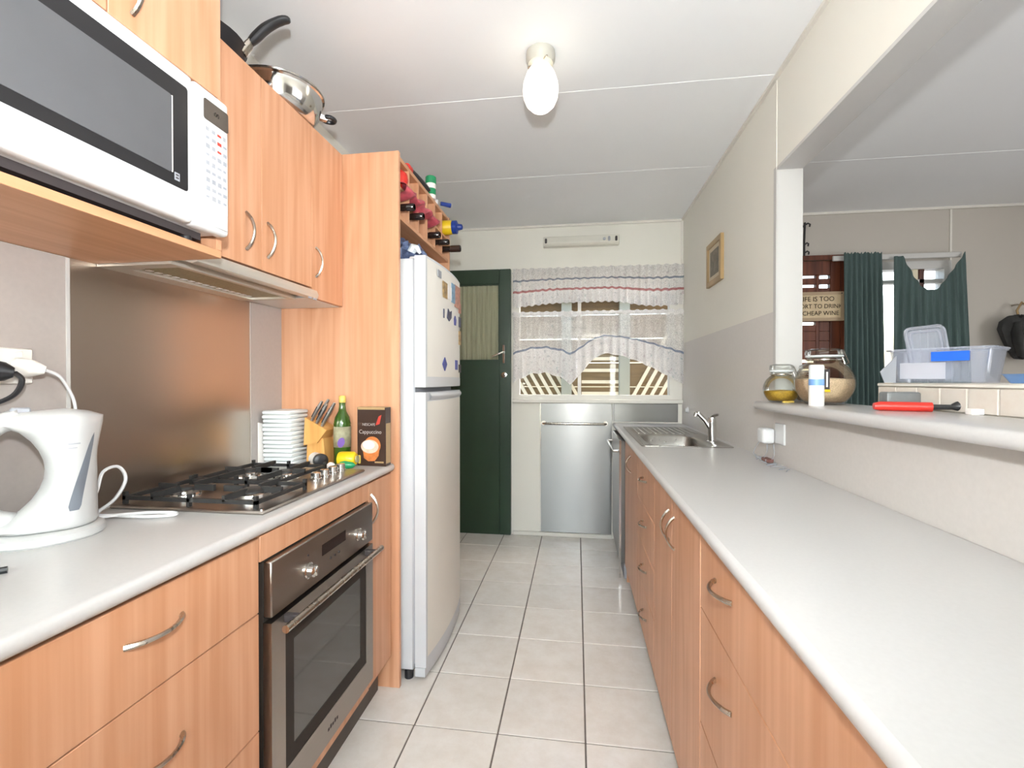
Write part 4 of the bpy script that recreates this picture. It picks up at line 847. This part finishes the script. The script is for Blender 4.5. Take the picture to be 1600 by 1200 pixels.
part('spout', G().tube([(.700,2.56,ZW+.07),(.672,2.57,ZW+.115),(.640,2.58,ZW+.150),(.632,2.582,ZW+.152),(.627,2.583,ZW+.135)], [.014,.013,.012,.012,.011], 10), 'chrome', tp)
part('lever', G().tube([(.705,2.56,ZW+.125),(.712,2.548,ZW+.14),(.728,2.53,ZW+.148)], [.012,.008,.006], 8), 'chrome', tp)
solo('sink_plug', G().lathe([(0,0),(.020,0),(.022,.006),(.012,.012),(.012,.018),(0,.018)], (XR-.004,3.445,1.007), 16, (-1,0,0)), 'white_plastic', 'small white round hook on the wall above the drainer', 'hook')

# power point with charger on the right wall
pr = thing('power_point', (XR,1.95,1.0), 'white power point on the wall under the serving ledge', 'power point')
part('plate', G().box(XR-.012,1.885,.972,XR-.004,1.965,1.052,.002), 'white_plastic', pr)
ch = thing('charger', (XR-.03,1.98,1.0), 'white phone charger plugged into the power point', 'charger')
part('charger_body', G().box(XR-.060,1.955,.968,XR-.0125,2.02,1.030,.012,3), 'white_plastic', ch)
cw = thing('charger_cable', (.74,1.9,ZW), 'tangled thin grey cable below the charger', 'cable')
rc = random.Random(11); pts = [(XR-.04,2.02,.985),(XR-.05,2.045,.95),(XR-.06,2.05,.92),(XR-.055,2.02,ZW+.004)]
for k in range(26): pts.append((XR-.035-.045*rc.random(), 2.04-.0115*k+.02*rc.uniform(-1,1), ZW+.003+.014*rc.random()*(1 if k < 20 else .4)))
part('cable', G().tube(smooth_path(pts,4), .0016, 5), 'print_grey', cw); part('second_loop', G().tube([(XR-.04,1.965,.975),(XR-.045,1.95,.94),(XR-.05,1.97,.91),(XR-.04,1.93,ZW+.01),(XR-.03,1.92,.93),(XR-.03,1.93,.97)], .0018, 5), 'print_grey', cw)
part('connector', G().box(XR-.055,1.925,ZW+.003,XR-.03,1.985,ZW+.018,.003), 'cable_brown', cw, 'dull red connector block')

# picture on the right wall
pc = thing('picture', (XR,2.78,1.9), 'small wooden framed picture on the right wall', 'picture')
part('frame', G().frame(XR-.018,2.655,1.772,XR,2.935,2.022,.028,.028,.028,.028,'yz'), 'picture_frame', pc, smooth=False)
part('mat_board', G().box(XR-.010,2.683,1.80,XR-.002,2.907,1.994), 'picture_mat', pc, smooth=False); part('print', G().box(XR-.0115,2.715,1.825,XR-.010,2.875,1.968), 'picture_print', pc, smooth=False)

# ------------------------------------------------------------------ serving ledge and tiled counter behind it
ZL = 1.138
solo('bar_ledge', G().box(.700,-.3,ZL-.033,.9595,1.984,ZL,.0145,4), 'worktop', 'white serving ledge running through the wall opening', 'ledge')
tc_ = thing('tiled_counter', (1.12,.7,0), 'raised tiled counter behind the serving ledge', 'counter')
part('core', G().box(.968,-.3,0,1.42,1.642,1.207), 'bar_grout', tc_, smooth=False)
part('top_edge', G().box(.9605,-.3,1.2005,1.42,1.647,1.212,.003), 'bar_grout', tc_)
t0 = None
for k in range(22):
    y = 1.646-.0868*(k+1)
    if t0 is None: t0 = part('tile', G().box(.9605,y,ZL+.0005,.9685,y+.0818,1.1995,.0015), 'bar_tile', tc_, smooth=False)
    else: copy_to(t0, (0,-.0868*k,0), tc_)
for k in range(4): part('end_tile', G().box(.972+k*.11,1.640,1.10,1.078+k*.11,1.647,1.199,.0015), 'bar_tile', tc_, smooth=False)

# jars on the ledge
def jar(x, y, R, fill, mat, label):
    t = thing('glass_jar', (x,y,ZL), label, 'jar', 'round clip-top jars on the ledge')
    h = R*1.72; nr = R*.56; zc = R*.80
    pr_ = [(R*.60,.001)]+[(R*math.sin(a), zc-R*math.cos(a)*.98) for a in [math.radians(q) for q in (44,52,60,68,76,84,92,100,108,116,124,132,140,146)]]+[(nr,h),(nr,h+.012)]
    part('glass', G().lathe([(0,.001)]+pr_, (x,y,ZL), 32), 'jar_glass', t, ang=60)
    top = zc-R*.98+2*R*.98*fill; q = [(0,.008),(R*.58,.010)]
    a = 44
    while zc-R*math.cos(math.radians(a))*.98 < top and a < 150: q.append((R*.965*math.sin(math.radians(a)), zc-R*math.cos(math.radians(a))*.95)); a += 6
    q += [(q[-1][0]*.97, q[-1][1]+.003),(0,q[-1][1]+.008)]
    part('contents', G().lathe(q, (x,y,ZL), 28), mat, t)
    l = part('lid', G().lathe([(nr*.96,h+.013),(nr*1.14,h+.015),(nr*1.16,h+.022),(nr*1.10,h+.032),(nr*.8,h+.036),(0,h+.037)], (x,y,ZL), 32), 'jar_glass', t, 'thick glass lid')
    part('seal', G().tube([(x+nr*1.06*math.cos(i*PI/14),y+nr*1.06*math.sin(i*PI/14),ZL+h+.010) for i in range(28)], .0035, 6, closed=True), 'stack_white', l)
    part('wire_band', G().tube([(x+nr*1.10*math.cos(i*PI/14),y+nr*1.10*math.sin(i*PI/14),ZL+h-.002) for i in range(28)], .0018, 5, closed=True), 'nickel', t)
    cx = x+nr*1.12; part('clasp', G().tube([(cx,y-.012,ZL+h+.028),(cx+.008,y-.012,ZL+h+.008),(cx+.020,y-.006,ZL+h-.012),(cx+.014,y+.006,ZL+h-.016),(cx+.008,y+.012,ZL+h+.008),(cx,y+.012,ZL+h+.028)], .002, 5), 'nickel', t)
    return t
jar(.850,1.744,.090,.60,'rice','largest round clip-top jar half full of rice')
jar(.764,1.872,.062,.44,'lentil','round clip-top jar with yellow lentils next to the jamb')
jar(.886,1.912,.062,.50,'noodle','round clip-top jar of noodles behind the rice jar')
tb = thing('spice_tube', (.768,1.615,ZL), 'white spice tube with blue band in front of the rice jar', 'spice jar')
part('tube', G().lathe([(0,0),(.0215,0),(.022,.002),(.022,.066),(0,.066)], (.768,1.622,ZL), 20), 'print_white', tb); part('blue_band', G().lathe([(.0222,.066),(.0222,.086),(0,.086)], (.768,1.622,ZL), 20), 'pale_blue', tb); part('upper_tube', G().lathe([(.0215,.086),(.0215,.128),(.019,.132),(0,.132)], (.768,1.622,ZL), 20), 'stack_white', tb)
jl = thing('jar_label_strip', (.80,1.665,ZL+.03), 'black and yellow sticker hanging on the rice jar', 'sticker')
part('strip', G().box(.808,1.655,ZL+.052,.824,1.658,ZL+.118), 'print_dark', jl, smooth=False); part('white_text', G().box(.813,1.6540,ZL+.060,.818,1.6552,ZL+.110), 'print_white', jl, smooth=False); part('yellow_end', G().box(.806,1.655,ZL+.044,.826,1.658,ZL+.052), 'yellow_plastic', jl, smooth=False)
solo('foil_packet', G().box(.752,1.828,ZL,.792,1.842,ZL+.006,.002), 'gold_foil', 'small gold packet lying before the lentil jar', 'packet')
# red-barrelled tool, tin, small box on the ledge
rt = thing('gas_lighter', (.87,1.36,ZL), 'red-barrelled gas lighter with a black end lying on the ledge', 'lighter')
part('barrel', G().tube([(.800,1.385,ZL+.012),(.815,1.382,ZL+.0125),(.915,1.345,ZL+.0125)], [.009,.0125,.0125], 12), 'red_plastic', rt)
part('neck', G().tube([(.915,1.345,ZL+.0125),(.965,1.328,ZL+.014)], [.007,.006], 8), 'black_plastic', rt); part('knob', G().tube([(.950,1.333,ZL+.0135),(.962,1.329,ZL+.016),(.978,1.322,ZL+.016),(.982,1.321,ZL+.016)], [.006,.013,.015,.012], 10), 'black_plastic', rt)
tn = solo('tape_roll', G().box(.842,1.400,ZL,.928,1.440,ZL+.050,.006,2), 'grey_tin', 'flat grey tin standing behind the red lighter', 'tin')
sbx = solo('small_box', G().box(.930,1.243,ZL,.958,1.262,ZL+.014,.001), 'print_white', 'small white box at the foot of the tiles', 'box')
# clear tub, lid, blue tray on the tiled counter
ZT = 1.2125
tub = thing('storage_tub', (1.1,1.62,ZT), 'clear plastic storage tub with a blue clip on the tiled counter', 'tub')
A = Vector((.992,1.655,0)); B = Vector((1.146,1.468,0)); u = (B-A).normalized(); nrm = Vector((-u.y,u.x,0)); nrm = nrm if nrm.y > 0 else -nrm; W = (B-A).length; D_ = .17; H_ = .105
def tp_(a, d, z): p = A+u*a+nrm*d; return Vector((p.x, p.y, ZT+z))
def tring(ins, z, r=.02): return [tp_(x, y, z) for x, y in rrect(ins, ins, W-ins, D_-ins, r, 3)]
g = G().loft([tring(.012,0), tring(.0,H_-.01), tring(-.004,H_-.008), tring(-.004,H_), tring(.002,H_), tring(.004,H_-.01), tring(.016,.004)], cap=False); nn = len(tring(0,0)); g.f.append(tuple(range(nn))); g.f.append(tuple(range(len(g.v)-nn,len(g.v))))
part('tub_body', g, 'tub_plastic', tub, ang=50)
def tbox(a0,a1,d0,d1,z0,z1): return G().loft([[tp_(a0,d0,z0),tp_(a1,d0,z0),tp_(a1,d1,z0),tp_(a0,d1,z0)],[tp_(a0,d0,z1),tp_(a1,d0,z1),tp_(a1,d1,z1),tp_(a0,d1,z1)]])
part('tub_rim', G().tube(tring(-.004,H_-.002), .0032, 6, closed=True), 'lid_plastic', tub)
part('clip', tbox(.115,.20,-.010,-.004,H_-.040,H_-.012), 'blue_plastic', tub, 'bright blue clip', smooth=False)
part('paper_insert', tbox(.03,.14,.018,.021,.012,.062), 'print_white', tub, 'white card seen through the plastic', smooth=False)
ldt = thing('tub_lid', (1.05,1.55,ZT), 'clear lid standing upright inside the storage tub', 'lid')
Pb0, Pb1, Pt0, Pt1 = tp_(.060,.040,.010), tp_(.156,.040,.010), tp_(.008,.110,.178), tp_(.112,.110,.184)
def lidpt(a, b): 
    p = (Pb0.lerp(Pb1, a)).lerp(Pt0.lerp(Pt1, a), b); return p
ln = (Pb1-Pb0).cross(Pt0-Pb0).normalized()
ring = lambda i, o, r: [lidpt(x, y)+ln*o for x, y in rrect(i, i*.7, 1-i, 1-i*.7, r, 4)]
part('lid_sheet', G().loft([ring(.08,0,.09), ring(.08,.003,.09)]), 'lid_plastic', ldt)
part('lid_rim', G().tube(ring(.03,.004,.12), .0052, 6, closed=True), 'lid_plastic', ldt); part('inner_rib', G().tube(ring(.14,.004,.09), .003, 6, closed=True), 'lid_plastic', ldt)
pg = solo('paper_sheet', G().prism([(.958,ZT),(.990,ZT),(.992,ZT+.085),(.945,ZT+.035)], 1.700, 1.703, 'xz'), 'print_grey', 'grey folded sheet beside the left end of the tub', 'paper', smooth=False)
pg.location.y -= .075; pg.location.x += .012
bt = thing('blue_tray', (1.28,1.38,ZT), 'shallow pale blue tray at the right edge of the counter', 'tray')
part('tray_body', G().loft([[Vector((x,y,ZT)) for x,y in rrect(1.115,1.18,1.36,1.385,.02,3)],[Vector((x,y,ZT+.022)) for x,y in rrect(1.105,1.17,1.37,1.395,.02,3)],[Vector((x,y,ZT+.024)) for x,y in rrect(1.102,1.167,1.373,1.398,.02,3)],[Vector((x,y,ZT+.024)) for x,y in rrect(1.111,1.176,1.364,1.389,.02,3)],[Vector((x,y,ZT+.004)) for x,y in rrect(1.12,1.185,1.355,1.38,.02,3)]]), 'pale_blue', bt, ang=50)

# ------------------------------------------------------------------ dining room wall: door, sign, window, curtains, bag
dd_ = thing('door_2', (1.5,3.64,0), 'dark red-brown timber door with louvred lights', 'door', kind='structure')
ya, yb_ = 3.60, 3.64
part('door_frame', G().box(1.14,3.60,0,1.17,3.66,2.10).box(1.862,3.60,0,1.885,3.66,2.10).box(1.14,3.585,2.078,1.90,3.66,2.112), 'redwood', dd_, smooth=False)
part('stile', G().box(1.792,ya,.01,1.860,yb_,2.075,.003), 'redwood', dd_); part('stile', G().box(1.172,ya,.01,1.25,yb_,2.075,.003), 'redwood', dd_)
part('top_rail', G().box(1.25,ya,1.975,1.792,yb_,2.075,.003), 'redwood', dd_); part('lower_panel', G().box(1.25,ya+.006,.01,1.792,yb_,1.10,.003), 'redwood', dd_)
part('muntin', G().box(1.700,ya+.003,1.10,1.722,yb_,1.975,.002), 'redwood', dd_)
part('pane', G().box(1.25,3.622,1.10,1.792,3.625,1.975), 'pane', dd_, smooth=False)
for k in range(13):
    z = 1.10+k*.0675
    part('slat', G().box(1.25,ya+.004,z,1.700,yb_-.004,z+(.045 if k not in (4,5,6) else .066),.002), 'redwood', dd_)
    part('slat', G().box(1.722,ya+.004,z,1.792,yb_-.004,z+(.038 if k > 9 else .066),.002), 'redwood', dd_)
sg = thing('wooden_sign', (1.72,3.57,1.63), 'small pale wooden sign with hand lettering hanging on the brown door', 'sign')
part('board', G().box(1.53,3.570,1.642,1.868,3.585,1.848,.003), 'sign_board', sg)
part('border', G().frame(1.53,3.566,1.642,1.868,3.570,1.848,.006,.022,.022,.022), 'sign_edge', sg, smooth=False)
for i, (tx, z, xx, sz) in enumerate((('LIFE IS TOO',1.782,1.690,.048),('SHORT TO DRINK',1.732,1.694,.043),('CHEAP WINE',1.682,1.715,.044))):
    part('lettering', text_g(tx, sz, lambda p, z=z, xx=xx: (xx+p.x*.92, 3.5685, z+p.y), .0008), 'print_dark', sg, smooth=False)
part('nail', G().cyl((1.85,3.571,1.835),(1.85,3.560,1.835),.004,n=8), 'print_dark', sg)
io = thing('iron_ornament', (1.635,3.63,2.1), 'black wrought iron ornament on the wall above the brown door', 'ornament')
part('rod', G().tube([(1.63,3.625,2.12),(1.628,3.622,2.22),(1.632,3.622,2.36)], .007, 6), 'black_iron', io)
for z, s_ in ((2.34,1),(2.325,-1),(2.20,.7),(2.14,.8)): part('scroll', G().tube([(1.63,3.62,z),(1.63+.02*s_,3.615,z+.012),(1.63+.034*s_,3.615,z+.004),(1.63+.03*s_,3.615,z-.012)], .006, 6), 'black_iron', io)
w2 = thing('window_2', (2.27,3.64,1.0), 'cream timber dining window behind the green curtains', 'window', kind='structure')
part('window_frame', G().frame(1.965,3.615,.985,2.575,3.70,2.055,.045,.045,.045,.055), 'trim_paint_dimmed', w2, smooth=False)
for x, m_ in ((2.085,'trim_paint_dimmed'),(2.345,'slat_cream'),(2.385,'redwood')): part('mullion', G().box(x,3.63,1.03,x+.03,3.69,2.0), m_, w2, smooth=False)
part('pane', G().box(2.01,3.668,1.03,2.53,3.671,2.0), 'pane', w2, smooth=False)
part('transom', G().box(2.01,3.63,1.905,2.53,3.69,1.93), 'trim_paint_dimmed', w2, smooth=False)
solo('curtain_rail', G().box(1.79,3.56,2.062,2.60,3.575,2.098,.003), 'trim_paint_dimmed', 'cream curtain rail above the dining window', 'curtain rail')
def cloth(x0b,x1b,x0t,x1t,zb_,ztop,y,f,nu=110,nv=18):
    def fn(u,v):
        xb = x0b+(x1b-x0b)*u; xt = x0t+(x1t-x0t)*u; x = xb+(xt-xb)*v
        z = zb_+(ztop(u)-zb_)*v; k = min(1,.35+.9*(1-v)) if v < .9 else .3
        return (x, y-.020*k*math.sin(u*f+.5*math.sin(v*3+u*7))-.012*math.sin(u*f*.37+2*v)*(1-v), z)
    g = G().grid(fn, nu, nv); b = len(g.v); o = [(x,y_+.004,z) for x,y_,z in g.v]; nf = len(g.f); g.v += o; g.f += [tuple(i+b for i in f)[::-1] for f in g.f[:nf]]
    return g
solo('curtain', cloth(1.855,2.130,1.848,2.085,.35,lambda u: 2.108-.004*u+.006*math.sin(u*70),3.535,46), 'teal_cloth', 'straight teal green curtain beside the brown door', 'curtain', ang=180)
def ztopB(u):
    if u < .12: return 2.075
    if u < .50: return 2.075-.235*math.sin((u-.12)/.38*PI/2)**1.1
    if u < .60: return 1.84
    return 1.84+.255*((u-.60)/.40)**1.15
solo('curtain', cloth(2.150,2.70,2.165,2.605,.35,ztopB,3.535,62,150), 'teal_cloth', 'sagging teal green curtain dropped from its rail in the middle', 'curtain', ang=180)
ba = thing('black_bag', (2.965,3.52,1.3), 'black bag hanging from a hook on the dining wall at the right edge', 'bag')
g = G(); prs = [(.0,1.37),(.045,1.375),(.06,1.42),(.075,1.50),(.085,1.56),(.075,1.61),(.045,1.645),(.0,1.65)]
g.loft([[Vector((2.950-(z-1.5)*.10+r*1.5*math.cos(2*PI*i/20)*(1+.08*math.sin(3*i)), 3.545+r*.75*math.sin(2*PI*i/20), z+.012*math.sin(i*1.7))) for i in range(20)] for r, z in [(max(r,.004),z) for r,z in prs]])
part('bag_body', g, 'bag_black', ba, ang=60)
part('flap', G().tube([(2.880,3.50,1.60),(2.870,3.485,1.54),(2.880,3.485,1.46),(2.900,3.49,1.38)], [.03,.04,.036,.022], 10, flat=.6), 'bag_black', ba)
part('strap', G().tube([(2.935,3.55,1.63),(2.930,3.56,1.69),(2.965,3.57,1.745),(3.015,3.56,1.70),(3.025,3.55,1.63)], .007, 6), 'picture_frame', ba)
part('buckle', G().box(2.877,3.440,1.525,2.891,3.452,1.548,.003), 'nickel', ba)
solo('wall_hook', G().tube([(2.965,3.64,1.735),(2.965,3.60,1.735),(2.965,3.575,1.728),(2.965,3.568,1.745)], .006, 8), 'nickel', 'metal wall hook holding the black bag', 'hook')
